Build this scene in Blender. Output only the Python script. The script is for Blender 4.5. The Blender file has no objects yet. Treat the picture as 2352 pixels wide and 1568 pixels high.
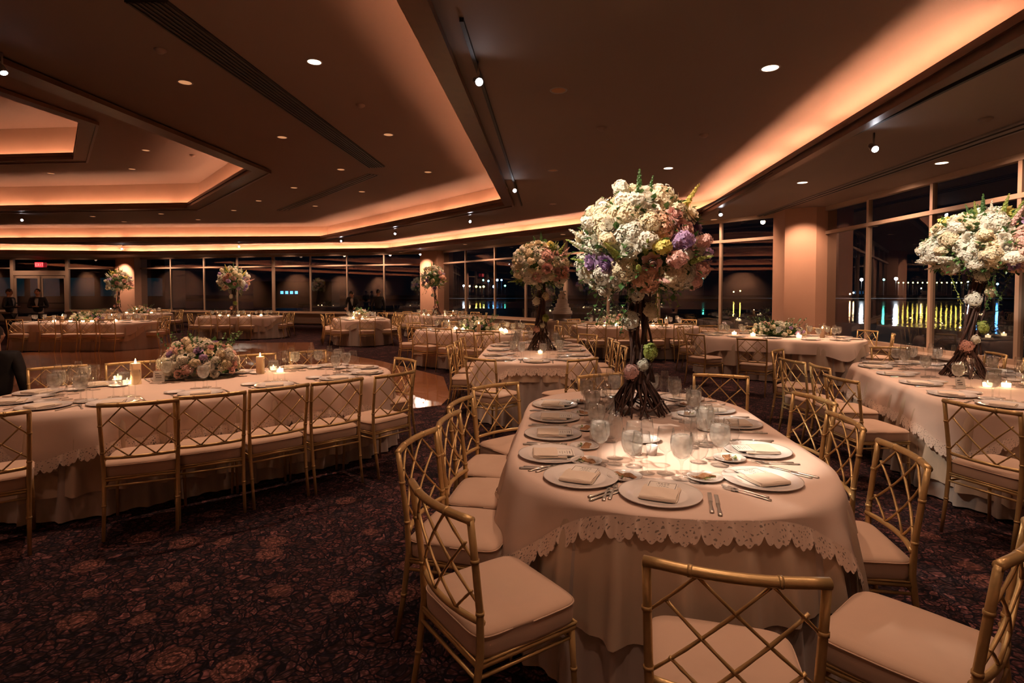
import bpy, bmesh, math, random
from mathutils import Vector, Matrix, noise
PI = math.pi
R = math.radians
C = bpy.context.scene.collection
rnd = random.Random(7)

# ---------------------------------------------------------------- camera
F = 1290.0; PITCH = R(1.8); HOR = 672.0; EYE = 1.6
CY = HOR + F*math.tan(PITCH)
cam_d = bpy.data.cameras.new('camera'); cam = bpy.data.objects.new('camera', cam_d); C.objects.link(cam)
cam_d.sensor_width = 36.0; cam_d.lens = 36.0*F/2352.0; cam_d.shift_y = (CY-784.0)/2352.0
cam_d.clip_end = 2000; cam_d.clip_start = 0.05
cam.location = (0, 0, EYE); cam.rotation_euler = (R(90)-PITCH, 0, 0)
bpy.context.scene.camera = cam
def un(px, py, z):
    """point of the horizontal plane z seen at a pixel of the 2352x1568 frame"""
    x = (px-1176)/F; y = -(py-CY)/F
    dy = math.cos(PITCH)+y*math.sin(PITCH); dz = -math.sin(PITCH)+y*math.cos(PITCH)
    t = (z-EYE)/dz
    return Vector((x*t, dy*t, z))
def px_of(X, Y, Z):
    z = Z-EYE; d = Y*math.cos(PITCH)-z*math.sin(PITCH); u = Y*math.sin(PITCH)+z*math.cos(PITCH)
    return 1176+F*X/d, CY-F*u/d

# ---------------------------------------------------------------- materials
def newmat(name):
    m = bpy.data.materials.new(name); m.use_nodes = True
    nt = m.node_tree; nt.nodes.clear()
    out = nt.nodes.new('ShaderNodeOutputMaterial')
    return m, nt, out
def N(nt, t, **kw):
    n = nt.nodes.new(t)
    for k, v in kw.items():
        if k.startswith('_'): setattr(n, k[1:], v)
        else: n.inputs[k].default_value = v
    return n
def L(nt, a, ao, b, bi): nt.links.new(a.outputs[ao], b.inputs[bi])
def c4(c): return (c[0], c[1], c[2], 1)
def mat(name, col, rough=.6, metal=0, var=.08, scale=12, bump=0, bscale=None, sheen=0, sub=0, coat=0, obj_var=0, trans=0):
    m, nt, out = newmat(name)
    p = N(nt, 'ShaderNodeBsdfPrincipled', Roughness=rough, Metallic=metal)
    tc = N(nt, 'ShaderNodeTexCoord')
    no = N(nt, 'ShaderNodeTexNoise', Scale=scale, Detail=3.0)
    L(nt, tc, 'Object', no, 'Vector')
    mx = N(nt, 'ShaderNodeMix', _data_type='RGBA')
    a = tuple(max(0, v*(1-var)) for v in col); b = tuple(min(1, v*(1+var)) for v in col)
    mx.inputs[6].default_value = c4(a); mx.inputs[7].default_value = c4(b)
    L(nt, no, 'Fac', mx, 'Factor')
    last = (mx, 2)
    nt.links.new(last[0].outputs[last[1]], p.inputs['Base Color'])
    if sheen: p.inputs['Sheen Weight'].default_value = sheen
    if coat: p.inputs['Coat Weight'].default_value = coat; p.inputs['Coat Roughness'].default_value = .1
    if bump:
        n2 = N(nt, 'ShaderNodeTexNoise', Scale=bscale or scale*6, Detail=4.0)
        L(nt, tc, 'Object', n2, 'Vector')
        bp = N(nt, 'ShaderNodeBump', Strength=bump, Distance=.01)
        L(nt, n2, 'Fac', bp, 'Height'); L(nt, bp, 'Normal', p, 'Normal')
    if trans:
        t = N(nt, 'ShaderNodeBsdfTranslucent'); nt.links.new(mx.outputs[2], t.inputs['Color'])
        ms = N(nt, 'ShaderNodeMixShader', Fac=trans); L(nt, p, 'BSDF', ms, 1); L(nt, t, 'BSDF', ms, 2)
        L(nt, ms, 'Shader', out, 'Surface')
    else: L(nt, p, 'BSDF', out, 'Surface')
    return m
def emat(name, col, s):
    m, nt, out = newmat(name)
    e = N(nt, 'ShaderNodeEmission', Strength=s); e.inputs['Color'].default_value = c4(col)
    L(nt, e, 'Emission', out, 'Surface'); return m
def glassmat(name, tint, ior=1.5, boost=1.0, rough=.02, tr=1.0):
    m, nt, out = newmat(name)
    t = N(nt, 'ShaderNodeBsdfTransparent'); t.inputs['Color'].default_value = c4(tint)
    g = N(nt, 'ShaderNodeBsdfGlossy', Roughness=rough)
    f = N(nt, 'ShaderNodeLayerWeight', Blend=.5)
    pw = N(nt, 'ShaderNodeMath', _operation='POWER'); pw.inputs[1].default_value = 4.6; L(nt, f, 'Facing', pw, 0)
    mu = N(nt, 'ShaderNodeMath', _operation='MULTIPLY_ADD', _use_clamp=True); mu.inputs[1].default_value = .9; mu.inputs[2].default_value = .045*boost
    L(nt, pw, 'Value', mu, 0)
    ms = N(nt, 'ShaderNodeMixShader'); L(nt, mu, 'Value', ms, 'Fac'); L(nt, t, 'BSDF', ms, 1); L(nt, g, 'BSDF', ms, 2)
    L(nt, ms, 'Shader', out, 'Surface'); return m

M = {}
M['gold'] = mat('gilded_bamboo', (.60, .42, .19), .38, .5, var=.15, scale=40, bump=.12, bscale=60)
M['cushion'] = mat('ivory_upholstery', (.55, .39, .29), .8, var=.05, bump=.05, bscale=300, sheen=.2)
M['cloth'] = mat('ivory_tablecloth', (.63, .49, .37), .85, var=.04, scale=6, bump=.06, bscale=400, sheen=.15, trans=.08)
M['skirt'] = mat('champagne_underskirt', (.46, .39, .35), .55, var=.05, scale=6, bump=.05, bscale=300, sheen=.3)
M['overlay'] = mat('pale_pink_overlay', (.80, .63, .54), .85, var=.05, scale=8, bump=.08, bscale=300, trans=.12)
M['porcelain'] = mat('white_porcelain', (.90, .86, .84), .22, var=.02, coat=.6)
M['napkin'] = mat('ivory_linen_napkin', (.76, .66, .56), .8, var=.04, bump=.1, bscale=500)
M['card'] = mat('menu_paper', (.82, .79, .74), .6, var=.02)
M['ink'] = mat('dark_print', (.06, .05, .05), .6)
M['silver'] = mat('polished_silverware', (.85, .80, .74), .28, .9, var=.06)
M['cracker'] = mat('seeded_cracker', (.45, .24, .12), .8, var=.5, scale=90, bump=.8, bscale=160)
M['salad'] = mat('green_garnish', (.16, .24, .05), .5, var=.3)
M['glass'] = glassmat('clear_glass', (.99, .99, .985), 1.5, 1.7, .045)
M['water'] = mat('ice_water', (.80, .76, .70), .15, var=.25, scale=60, trans=.5)
def watermat():
    m, nt, out = newmat('iced_water')
    t = N(nt, 'ShaderNodeBsdfTransparent'); t.inputs['Color'].default_value = (.9, .9, .88, 1)
    g0 = N(nt, 'ShaderNodeBsdfPrincipled', Roughness=.08); g0.inputs['Base Color'].default_value = (.95, .94, .92, 1)
    g1 = N(nt, 'ShaderNodeBsdfTranslucent'); g1.inputs['Color'].default_value = (.97, .96, .94, 1)
    g = N(nt, 'ShaderNodeMixShader', Fac=.5); L(nt, g0, 'BSDF', g, 1); L(nt, g1, 'BSDF', g, 2)
    tc = N(nt, 'ShaderNodeTexCoord'); v = N(nt, 'ShaderNodeTexVoronoi', Scale=45.0); L(nt, tc, 'Object', v, 'Vector')
    mr = N(nt, 'ShaderNodeMapRange'); mr.inputs['From Max'].default_value = .7; mr.inputs['To Min'].default_value = .62; mr.inputs['To Max'].default_value = .28
    L(nt, v, 'Distance', mr, 'Value')
    ms = N(nt, 'ShaderNodeMixShader'); L(nt, mr, 'Result', ms, 'Fac'); L(nt, t, 'BSDF', ms, 1); L(nt, g, 'Shader', ms, 2)
    L(nt, ms, 'Shader', out, 'Surface'); return m
M['water'] = watermat()
M['bark'] = mat('twisted_brown_vine', (.055, .022, .015), .7, var=.5, scale=30, bump=.5, bscale=60)
M['leaf'] = mat('green_leaves', (.055, .13, .03), .45, var=.5, scale=9, trans=.2)
M['leaf_light'] = mat('yellow_green_buds', (.30, .36, .08), .5, var=.3, scale=14, trans=.2)
M['white'] = mat('white_petals', (.86, .82, .70), .6, var=.06, trans=.25)
M['cream'] = mat('cream_petals', (.84, .72, .50), .6, var=.08, trans=.25)
M['peach'] = mat('peach_petals', (.84, .50, .34), .6, var=.1, trans=.25)
M['pink'] = mat('blush_petals', (.82, .50, .44), .6, var=.12, trans=.25)
M['lilac'] = mat('lilac_petals', (.46, .30, .52), .6, var=.15, trans=.25)
M['yellow'] = mat('lemon_petals', (.72, .62, .16), .6, var=.1, trans=.25)
M['wax'] = mat('ivory_wax', (.86, .68, .50), .5, var=.03, trans=.5)
M['flame'] = emat('candle_flame', (1, .62, .25), 60)
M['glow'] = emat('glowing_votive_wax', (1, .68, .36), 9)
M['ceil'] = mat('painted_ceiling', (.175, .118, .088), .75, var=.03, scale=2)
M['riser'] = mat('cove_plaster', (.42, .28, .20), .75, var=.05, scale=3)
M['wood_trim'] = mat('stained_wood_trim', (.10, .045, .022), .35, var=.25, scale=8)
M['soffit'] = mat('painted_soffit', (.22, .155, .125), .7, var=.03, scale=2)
M['slot'] = mat('black_air_slot', (.012, .010, .009), .6)
M['louvre'] = mat('dark_louvre', (.022, .016, .013), .5)
M['column'] = mat('rose_wall_covering', (.62, .36, .25), .65, var=.04, scale=5)
M['wall'] = mat('tan_wall_covering', (.40, .25, .17), .7, var=.08, scale=3)
M['frame'] = mat('bronze_window_frame', (.50, .37, .28), .5, 0, var=.05)
M['sill'] = mat('beige_convector_cover', (.46, .34, .26), .5, var=.05)
M['pane'] = glassmat('window_glass', (.72, .74, .74), 1.52, 3.4, .004)
M['black'] = mat('black_tuxedo', (.010, .010, .012), .7, var=.3, scale=20)
M['shirt'] = mat('white_shirt', (.75, .72, .70), .7)
M['skin'] = mat('skin', (.50, .27, .18), .55, var=.08)
M['hair'] = mat('dark_hair', (.02, .014, .01), .6, var=.3, scale=60)
M['icing'] = mat('white_fondant', (.86, .80, .74), .5, var=.04, bump=.2, bscale=60)
M['fixture'] = mat('grey_fixture', (.30, .26, .24), .4, .4)
for i_, e_ in enumerate((165, 92, 88, 72)): M['cove%d' % i_] = emat('cove_lamp', (1.0, .445, .25), e_)
M['can_lit'] = emat('downlight_lens', (1.0, .70, .48), 5)
M['can_dim'] = mat('brass_reflector_dim', (.55, .27, .12), .3, .6, var=.2)
M['can_glow'] = emat('dim_downlight_lens', (1.0, .42, .18), .55)
M['spot_lens'] = emat('spotlight_lens', (.95, .93, 1.0), 45)
M['exit'] = emat('exit_sign_red', (.9, .04, .05), 1.6)
M['exit_txt'] = emat('exit_letters', (1, .22, .18), 1.8)
M['dark_ground'] = mat('night_plaza_paving', (.05, .05, .055), .6, var=.3, scale=1)
M['far_build'] = mat('night_facade', (.05, .055, .06), .7, var=.3, scale=.3)
M['steel'] = mat('dull_steel', (.25, .22, .20), .35, .8)

def carpet():
    m, nt, out = newmat('floral_carpet')
    p = N(nt, 'ShaderNodeBsdfPrincipled', Roughness=.95)
    p.inputs['Specular IOR Level'].default_value = .15
    tc = N(nt, 'ShaderNodeTexCoord')
    wn = N(nt, 'ShaderNodeTexNoise', Scale=5.0, Detail=2.0); L(nt, tc, 'Object', wn, 'Vector')
    mm = N(nt, 'ShaderNodeMix', _data_type='VECTOR'); mm.inputs[0].default_value = .16
    nt.links.new(tc.outputs['Object'], mm.inputs[4]); nt.links.new(wn.outputs['Color'], mm.inputs[5])
    e = N(nt, 'ShaderNodeTexVoronoi', Scale=27.0, _feature='DISTANCE_TO_EDGE'); nt.links.new(mm.outputs[1], e.inputs['Vector'])
    cid = N(nt, 'ShaderNodeTexVoronoi', Scale=27.0); nt.links.new(mm.outputs[1], cid.inputs['Vector'])
    # leaf shapes: dark outline between irregular patches
    r1 = N(nt, 'ShaderNodeMapRange', _interpolation_type='SMOOTHSTEP'); r1.inputs['From Min'].default_value = .07; r1.inputs['From Max'].default_value = .12; L(nt, e, 'Distance', r1, 'Value')
    sep = N(nt, 'ShaderNodeSeparateColor'); L(nt, cid, 'Color', sep, 'Color')
    cr = N(nt, 'ShaderNodeValToRGB'); els = cr.color_ramp.elements
    els[0].position = 0; els[0].color = (.03, .012, .014, 1); els[1].position = 1; els[1].color = (.032, .020, .024, 1)
    for pos, col in ((.25, (.075, .028, .028)), (.45, (.014, .009, .013)), (.65, (.12, .050, .050)), (.82, (.035, .016, .017))):
        q = els.new(pos); q.color = c4(col)
    L(nt, sep, 'Red', cr, 'Fac')
    base = N(nt, 'ShaderNodeMix', _data_type='RGBA'); base.inputs[6].default_value = (.006, .004, .008, 1)
    L(nt, r1, 'Result', base, 'Factor'); nt.links.new(cr.outputs['Color'], base.inputs[7])
    # large round flowers with rings of petals
    fl = N(nt, 'ShaderNodeTexVoronoi', Scale=3.1); fl.inputs['Randomness'].default_value = .55; L(nt, tc, 'Object', fl, 'Vector')
    fn = N(nt, 'ShaderNodeTexNoise', Scale=30.0); L(nt, tc, 'Object', fn, 'Vector')
    ad = N(nt, 'ShaderNodeMath', _operation='MULTIPLY_ADD'); ad.inputs[1].default_value = .10; L(nt, fn, 'Fac', ad, 0); L(nt, fl, 'Distance', ad, 2)
    fr = N(nt, 'ShaderNodeValToRGB'); fr.color_ramp.interpolation = 'CONSTANT'; fe = fr.color_ramp.elements
    fe[0].position = 0; fe[0].color = (1, 1, 1, 1); fe[1].position = .345; fe[1].color = (0, 0, 0, 1)
    for pos, v in ((.12, .25), (.17, .9), (.23, .1), (.25, .6), (.33, .05)):
        q = fe.new(pos); q.color = (v, v, v, 1)
    L(nt, ad, 'Value', fr, 'Fac')
    fmask = N(nt, 'ShaderNodeMath', _operation='LESS_THAN'); fmask.inputs[1].default_value = .34; L(nt, ad, 'Value', fmask, 0)
    fcol = N(nt, 'ShaderNodeMix', _data_type='RGBA'); fcol.inputs[6].default_value = (.012, .007, .010, 1); fcol.inputs[7].default_value = (.15, .062, .052, 1)
    nt.links.new(fr.outputs['Color'], fcol.inputs['Factor'])
    f2 = N(nt, 'ShaderNodeMix', _data_type='RGBA'); L(nt, fmask, 'Value', f2, 'Factor')
    nt.links.new(base.outputs[2], f2.inputs[6]); nt.links.new(fcol.outputs[2], f2.inputs[7])
    dn = N(nt, 'ShaderNodeTexVoronoi', Scale=75.0); nt.links.new(mm.outputs[1], dn.inputs['Vector'])
    dr = N(nt, 'ShaderNodeMapRange'); dr.inputs['From Max'].default_value = .55; dr.inputs['To Min'].default_value = 2.9; dr.inputs['To Max'].default_value = .6; L(nt, dn, 'Distance', dr, 'Value')
    f3 = N(nt, 'ShaderNodeVectorMath', _operation='MULTIPLY'); nt.links.new(f2.outputs[2], f3.inputs[0]); nt.links.new(dr.outputs['Result'], f3.inputs[1])
    nt.links.new(f3.outputs['Vector'], p.inputs['Base Color'])
    bp = N(nt, 'ShaderNodeBump', Strength=.5, Distance=.005); nn = N(nt, 'ShaderNodeTexNoise', Scale=400.0); L(nt, tc, 'Object', nn, 'Vector')
    L(nt, nn, 'Fac', bp, 'Height'); L(nt, bp, 'Normal', p, 'Normal')
    L(nt, p, 'BSDF', out, 'Surface'); return m
M['carpet'] = carpet()
def parquet():
    m, nt, out = newmat('polished_parquet')
    p = N(nt, 'ShaderNodeBsdfPrincipled', Roughness=.17); p.inputs['Coat Weight'].default_value = .5
    tc = N(nt, 'ShaderNodeTexCoord')
    mp = N(nt, 'ShaderNodeMapping'); mp.inputs['Rotation'].default_value = (0, 0, R(42)); L(nt, tc, 'Object', mp, 'Vector')
    ck = N(nt, 'ShaderNodeTexBrick', Scale=1.1); ck.offset = 0
    ck.inputs['Color1'].default_value = (.46, .19, .09, 1); ck.inputs['Color2'].default_value = (.34, .13, .06, 1); ck.inputs['Mortar'].default_value = (.06, .02, .01, 1)
    ck.inputs['Mortar Size'].default_value = .006; ck.inputs['Brick Width'].default_value = 1; ck.inputs['Row Height'].default_value = 1
    L(nt, mp, 'Vector', ck, 'Vector')
    wv = N(nt, 'ShaderNodeTexWave', Scale=3.0, Distortion=3.0, Detail=3.0); L(nt, mp, 'Vector', wv, 'Vector')
    mx = N(nt, 'ShaderNodeMix', _data_type='RGBA', _blend_type='MULTIPLY'); mx.inputs[0].default_value = .35
    nt.links.new(ck.outputs['Color'], mx.inputs[6]); nt.links.new(wv.outputs['Color'], mx.inputs[7])
    nt.links.new(mx.outputs[2], p.inputs['Base Color']); L(nt, p, 'BSDF', out, 'Surface'); return m
M['parquet'] = parquet()
def lacemat():
    m, nt, out = newmat('cutwork_lace')
    uv = N(nt, 'ShaderNodeUVMap')
    v = N(nt, 'ShaderNodeTexVoronoi', Scale=1.0, _feature='DISTANCE_TO_EDGE'); 
    wn = N(nt, 'ShaderNodeTexNoise', Scale=.7); L(nt, uv, 'UV', wn, 'Vector')
    mm = N(nt, 'ShaderNodeMix', _data_type='VECTOR'); mm.inputs[0].default_value = .3
    nt.links.new(uv.outputs['UV'], mm.inputs[4]); nt.links.new(wn.outputs['Color'], mm.inputs[5])
    sc = N(nt, 'ShaderNodeVectorMath', _operation='MULTIPLY'); sc.inputs[1].default_value = (105, 105, 1)
    nt.links.new(mm.outputs[1], sc.inputs[0]); L(nt, sc, 'Vector', v, 'Vector')
    gt = N(nt, 'ShaderNodeMath', _operation='GREATER_THAN'); gt.inputs[1].default_value = .27; L(nt, v, 'Distance', gt, 0)
    gm = N(nt, 'ShaderNodeMath', _operation='MULTIPLY'); gm.inputs[1].default_value = .62; L(nt, gt, 'Value', gm, 0)
    p = N(nt, 'ShaderNodeBsdfPrincipled', Roughness=.8); p.inputs['Base Color'].default_value = (.84, .68, .58, 1)
    t = N(nt, 'ShaderNodeBsdfTransparent')
    ms = N(nt, 'ShaderNodeMixShader'); L(nt, gm, 'Value', ms, 'Fac'); L(nt, p, 'BSDF', ms, 1); L(nt, t, 'BSDF', ms, 2)
    L(nt, ms, 'Shader', out, 'Surface'); return m
M['lace'] = lacemat()
def watersea():
    m, nt, out = newmat('river_water')
    p = N(nt, 'ShaderNodeBsdfPrincipled', Roughness=.06); p.inputs['Base Color'].default_value = (.004, .008, .012, 1)
    tc = N(nt, 'ShaderNodeTexCoord'); mp = N(nt, 'ShaderNodeMapping'); mp.inputs['Scale'].default_value = (.5, .35, 1); L(nt, tc, 'Object', mp, 'Vector')
    nn = N(nt, 'ShaderNodeTexNoise', Scale=.6, Detail=3.0); L(nt, mp, 'Vector', nn, 'Vector')
    bp = N(nt, 'ShaderNodeBump', Strength=.35, Distance=.25); L(nt, nn, 'Fac', bp, 'Height'); L(nt, bp, 'Normal', p, 'Normal')
    L(nt, p, 'BSDF', out, 'Surface'); return m
M['river'] = watersea()

# ---------------------------------------------------------------- mesh helpers
def link(name, me, m=None, parent=None, loc=None):
    o = bpy.data.objects.new(name, me)
    if m is not None:
        if isinstance(m, (list, tuple)):
            for q in m: me.materials.append(q)
        else: me.materials.append(m)
    C.objects.link(o)
    if parent: o.parent = parent
    if loc: o.location = loc
    return o
def obj(name, bm, m, parent=None, smooth=True, loc=None):
    me = bpy.data.meshes.new(name)
    if smooth:
        for f in bm.faces: f.smooth = True
    bm.to_mesh(me); bm.free()
    return link(name, me, m, parent, loc)
def tag(o, label=None, cat=None, group=None, kind=None):
    if label: o['label'] = label
    if cat: o['category'] = cat
    if group: o['group'] = group
    if kind: o['kind'] = kind
    return o
def empty(name, loc=(0, 0, 0), rz=0, label=None, cat=None, group=None, kind=None):
    o = bpy.data.objects.new(name, None); C.objects.link(o); o.empty_display_size = .1
    o.location = loc; o.rotation_euler = (0, 0, rz)
    return tag(o, label, cat, group, kind)
def dup(src, loc, rz=0, sc=None, label=None, group=None, rot=None):
    r = src.copy(); C.objects.link(r); r.location = loc; r.rotation_euler = rot or (0, 0, rz)
    if sc: r.scale = (sc, sc, sc)
    if label: r['label'] = label
    if group: r['group'] = group
    for ch in src.children:
        c = ch.copy(); C.objects.link(c); c.parent = r
        for g in ch.children:
            d = g.copy(); C.objects.link(d); d.parent = c
    return r
def drop_tree(o):
    for ch in list(o.children): drop_tree(ch)
    bpy.data.objects.remove(o)
def box(bm, c, s, rz=0, bev=0):
    r = bmesh.ops.create_cube(bm, size=1)
    vs = r['verts']
    bmesh.ops.scale(bm, vec=s, verts=vs)
    if bev:
        es = list({e for v in vs for e in v.link_edges})
        rr = bmesh.ops.bevel(bm, geom=es, offset=bev, segments=2, affect='EDGES', profile=.5)
        vs = list({v for f in rr['faces'] for v in f.verts} | {v for v in vs if v.is_valid})
    if rz: bmesh.ops.rotate(bm, cent=(0, 0, 0), matrix=Matrix.Rotation(rz, 3, 'Z'), verts=vs)
    bmesh.ops.translate(bm, vec=c, verts=vs)
    return vs
def tube(bm, pts, r, n=8, cap=True, squash=1):
    pts = [Vector(p) for p in pts]; rings = []
    prev = None
    for i, p in enumerate(pts):
        if i == 0: t = pts[1]-p
        elif i == len(pts)-1: t = p-pts[i-1]
        else: t = (pts[i+1]-p).normalized()+(p-pts[i-1]).normalized()
        t = t.normalized() if t.length > 1e-9 else Vector((0, 0, 1))
        if prev is None:
            u = t.cross(Vector((0, 0, 1)))
            if u.length < .1: u = t.cross(Vector((0, 1, 0)))
        else: u = prev-t*prev.dot(t)
        u.normalize(); prev = u; w = t.cross(u)
        rr = r[i] if isinstance(r, (list, tuple)) else r
        rings.append([bm.verts.new(p+(u*math.cos(2*PI*k/n)+w*math.sin(2*PI*k/n)*squash)*rr) for k in range(n)])
    for a, b in zip(rings, rings[1:]):
        for k in range(n): bm.faces.new((a[k], a[(k+1) % n], b[(k+1) % n], b[k]))
    if cap:
        try: bm.faces.new(list(reversed(rings[0]))); bm.faces.new(rings[-1])
        except ValueError: pass
def lathe(bm, prof, n=24, c=(0, 0, 0), close=True):
    c = Vector(c); rings = []
    for (r, z) in prof:
        if r < 1e-6: rings.append([bm.verts.new(c+Vector((0, 0, z)))])
        else: rings.append([bm.verts.new(c+Vector((r*math.cos(2*PI*k/n), r*math.sin(2*PI*k/n), z))) for k in range(n)])
    for a, b in zip(rings, rings[1:]):
        for k in range(n):
            q = (k+1) % n
            if len(a) == 1 and len(b) == 1: continue
            if len(a) == 1: bm.faces.new((a[0], b[q], b[k]))
            elif len(b) == 1: bm.faces.new((a[k], a[q], b[0]))
            else: bm.faces.new((a[k], a[q], b[q], b[k]))
def xform(bm, vs, mtx):
    for v in vs: v.co = mtx @ v.co
def poly(bm, pts, z):
    return bm.faces.new([bm.verts.new((p[0], p[1], z)) for p in pts])
def join_copy(root, name):
    """one mesh out of a thing's parts, for copies too small to show parts"""
    bm = bmesh.new(); mats = []
    for ch in root.children:
        me = ch.data.copy(); base = len(bm.faces)
        mt = ch.data.materials[0]
        if mt not in mats: mats.append(mt)
        bm2 = bmesh.new(); bm2.from_mesh(me); bm2.transform(ch.matrix_basis)
        for f in bm2.faces: f.material_index = mats.index(mt)
        bm2.to_mesh(me); bm2.free(); bm.from_mesh(me); bpy.data.meshes.remove(me)
    me = bpy.data.meshes.new(name); bm.to_mesh(me); bm.free()
    o = link(name, me, mats)
    return o
# ---------------------------------------------------------------- room plan (metres, from the camera's foot)
Z1, Z2, Z3, Z4, Z5 = 3.5, 3.85, 4.4, 5.2, 6.1
def V2(x, y): return Vector((x, y))
def area(P): return sum(P[i][0]*P[(i+1) % len(P)][1]-P[(i+1) % len(P)][0]*P[i][1] for i in range(len(P)))/2
def offset(P, d):
    """mitred outward offset of a closed outline"""
    s = 1 if area(P) > 0 else -1; out = []; n = len(P)
    for i in range(n):
        a, b, c = Vector(P[i-1]), Vector(P[i]), Vector(P[(i+1) % n])
        e1 = (b-a).normalized(); e2 = (c-b).normalized()
        n1 = Vector((e1.y, -e1.x))*s; n2 = Vector((e2.y, -e2.x))*s
        k = (n1+n2); k = k/max(.25, k.dot(n1)) if k.length > 1e-6 else n1
        out.append(b+k*d)
    return out
P1 = [(-24.0, 26.4), (-17.9, 27.3), (-5.7, 25.35), (4.55, 13.45), (3.63, 4.0), (2.9, -6.5), (-32, -6.5), (-33, 25.5)]
P2 = [(-30, 24.6), (-8.0, 23.5), (-.17, 14.1), (-.83, 4.4), (-1.45, -4.6), (-30, -4.6)]
P3 = [(-27, 19.8), (-10.5, 18.25), (-5.84, 12.73), (-6.5, 5.2), (-10, -1), (-27, -1)]
P4 = [(-24, 16.2), (-11.6, 15.0), (-8.97, 11.8), (-9.6, 6.8), (-13, 2.5), (-24, 2.5)]
WALL = [(7.0, -9.0), (7.0, 12.9), (6.6, 13.3), (-3.4, 26.0), (-4.1, 26.45), (-20.5, 30.9), (-21.5, 31.0), (-36, 30.0), (-36, -9.0)]
P1, P2, P3, P4 = [[Vector(p) for p in P] for P in (P1, P2, P3, P4)]
WALL = [Vector(p) for p in WALL]

def ring(name, outer, inner, z, m):
    bm = bmesh.new(); es = []
    for P in (outer, inner):
        if not P: continue
        vs = [bm.verts.new((p[0], p[1], z)) for p in P]
        for a, b in zip(vs, vs[1:]+vs[:1]): es.append(bm.edges.new((a, b)))
    if inner: bmesh.ops.triangle_fill(bm, use_beauty=True, use_dissolve=False, edges=es, normal=(0, 0, -1))
    else: bm.faces.new(vs)
    o = obj(name, bm, m, smooth=False); o['kind'] = 'structure'; return o
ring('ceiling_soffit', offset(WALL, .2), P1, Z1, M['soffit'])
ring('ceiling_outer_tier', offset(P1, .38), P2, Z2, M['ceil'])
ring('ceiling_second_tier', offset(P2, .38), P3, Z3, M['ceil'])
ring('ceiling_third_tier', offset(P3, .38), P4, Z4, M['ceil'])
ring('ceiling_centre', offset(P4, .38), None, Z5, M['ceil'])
def strip_walls(bm, P, z0, z1):
    for a, b in zip(P, P[1:]+P[:1]):
        bm.faces.new([bm.verts.new(q) for q in ((a[0], a[1], z0), (b[0], b[1], z0), (b[0], b[1], z1), (a[0], a[1], z1))])
def band(bm, Pa, Pb, z0, z1):
    """closed rectangular section between two outlines"""
    n = len(Pa); rows = []
    for P, z in ((Pa, z0), (Pb, z0), (Pb, z1), (Pa, z1)): rows.append([bm.verts.new((p[0], p[1], z)) for p in P])
    for i in range(4):
        A, B = rows[i], rows[(i+1) % 4]
        for k in range(n): bm.faces.new((A[k], A[(k+1) % n], B[(k+1) % n], B[k]))
cv_n = 0
for P, z, zn, wd, nm in ((P1, Z1, Z2, .10, 'outermost'), (P2, Z2, Z3, .22, 'second'), (P3, Z3, Z4, .36, 'third'), (P4, Z4, Z5, .30, 'innermost')):
    cv_n += 1
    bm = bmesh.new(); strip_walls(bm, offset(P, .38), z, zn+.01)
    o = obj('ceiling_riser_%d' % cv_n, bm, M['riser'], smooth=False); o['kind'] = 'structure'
    bm = bmesh.new(); band(bm, P, offset(P, .035), z-.05, z+.115); band(bm, offset(P, -.02), offset(P, wd), z-.075, z-.03)
    if wd > .2: band(bm, offset(P, wd-.05), offset(P, wd), z-.10, z-.07)
    band(bm, offset(P, -.03), offset(P, .05), z+.02, z+.05)
    o = obj('trim_%d' % cv_n, bm, M['wood_trim'], smooth=False); o['kind'] = 'structure'
    # lamp tubes lying in the trough, end to end with small gaps
    root = empty('cove_light', (0, 0, z), label='row of warm cove lamp tubes in the %s ceiling trough' % nm, cat='cove light', group='cove lamp rows')
    bm = bmesh.new(); bs = bmesh.new(); Q = offset(P, .20); rr = random.Random(cv_n)
    for a, b in zip(Q, Q[1:]+Q[:1]):
        d = b-a; ln = d.length; u = d/ln; t = .08
        if a.y < -3 and b.y < -3: continue
        while t < ln-.3:
            w = min(rr.choice((1.18, 1.18, .58)), ln-t-.05)
            p, q = a+u*t, a+u*(t+w)
            tube(bm, [(p.x, p.y, .038), (q.x, q.y, .038)], .014, 6)
            mid = (p+q)/2; box(bs, (mid.x, mid.y, .012), (w, .05, .02), math.atan2(u.y, u.x))
            t += w+rr.choice((.03, .05, .05, .22))
    obj('lamp_tube', bm, M['cove%d' % (cv_n-1)], root); obj('lamp_base', bs, M['fixture'], root, smooth=False)

# ---------------------------------------------------------------- floor
def prism(bm, pts, z0, z1):
    a = [bm.verts.new((p[0], p[1], z0)) for p in pts]; b = [bm.verts.new((p[0], p[1], z1)) for p in pts]
    n = len(pts)
    for k in range(n): bm.faces.new((a[k], a[(k+1) % n], b[(k+1) % n], b[k]))
    bm.faces.new(list(reversed(a))); bm.faces.new(b)
bm = bmesh.new(); poly(bm, offset(WALL, .3), 0); o = obj('floor', bm, M['carpet'], smooth=False); o['kind'] = 'structure'
DF = [(-1.0, 7.9), (-.95, 8.6), (-1.3, 10.6), (-3.1, 13.1), (-5.6, 15.9), (-6.4, 18.0), (-11.1, 17.5), (-14.5, 12.5), (-13.5, 8.2), (-5, 7.3), (-1.5, 7.6)]
bm = bmesh.new(); prism(bm, DF[::-1], .001, .012)
o = obj('floor_dance', bm, M['parquet'], smooth=False); o['kind'] = 'structure'

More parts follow.
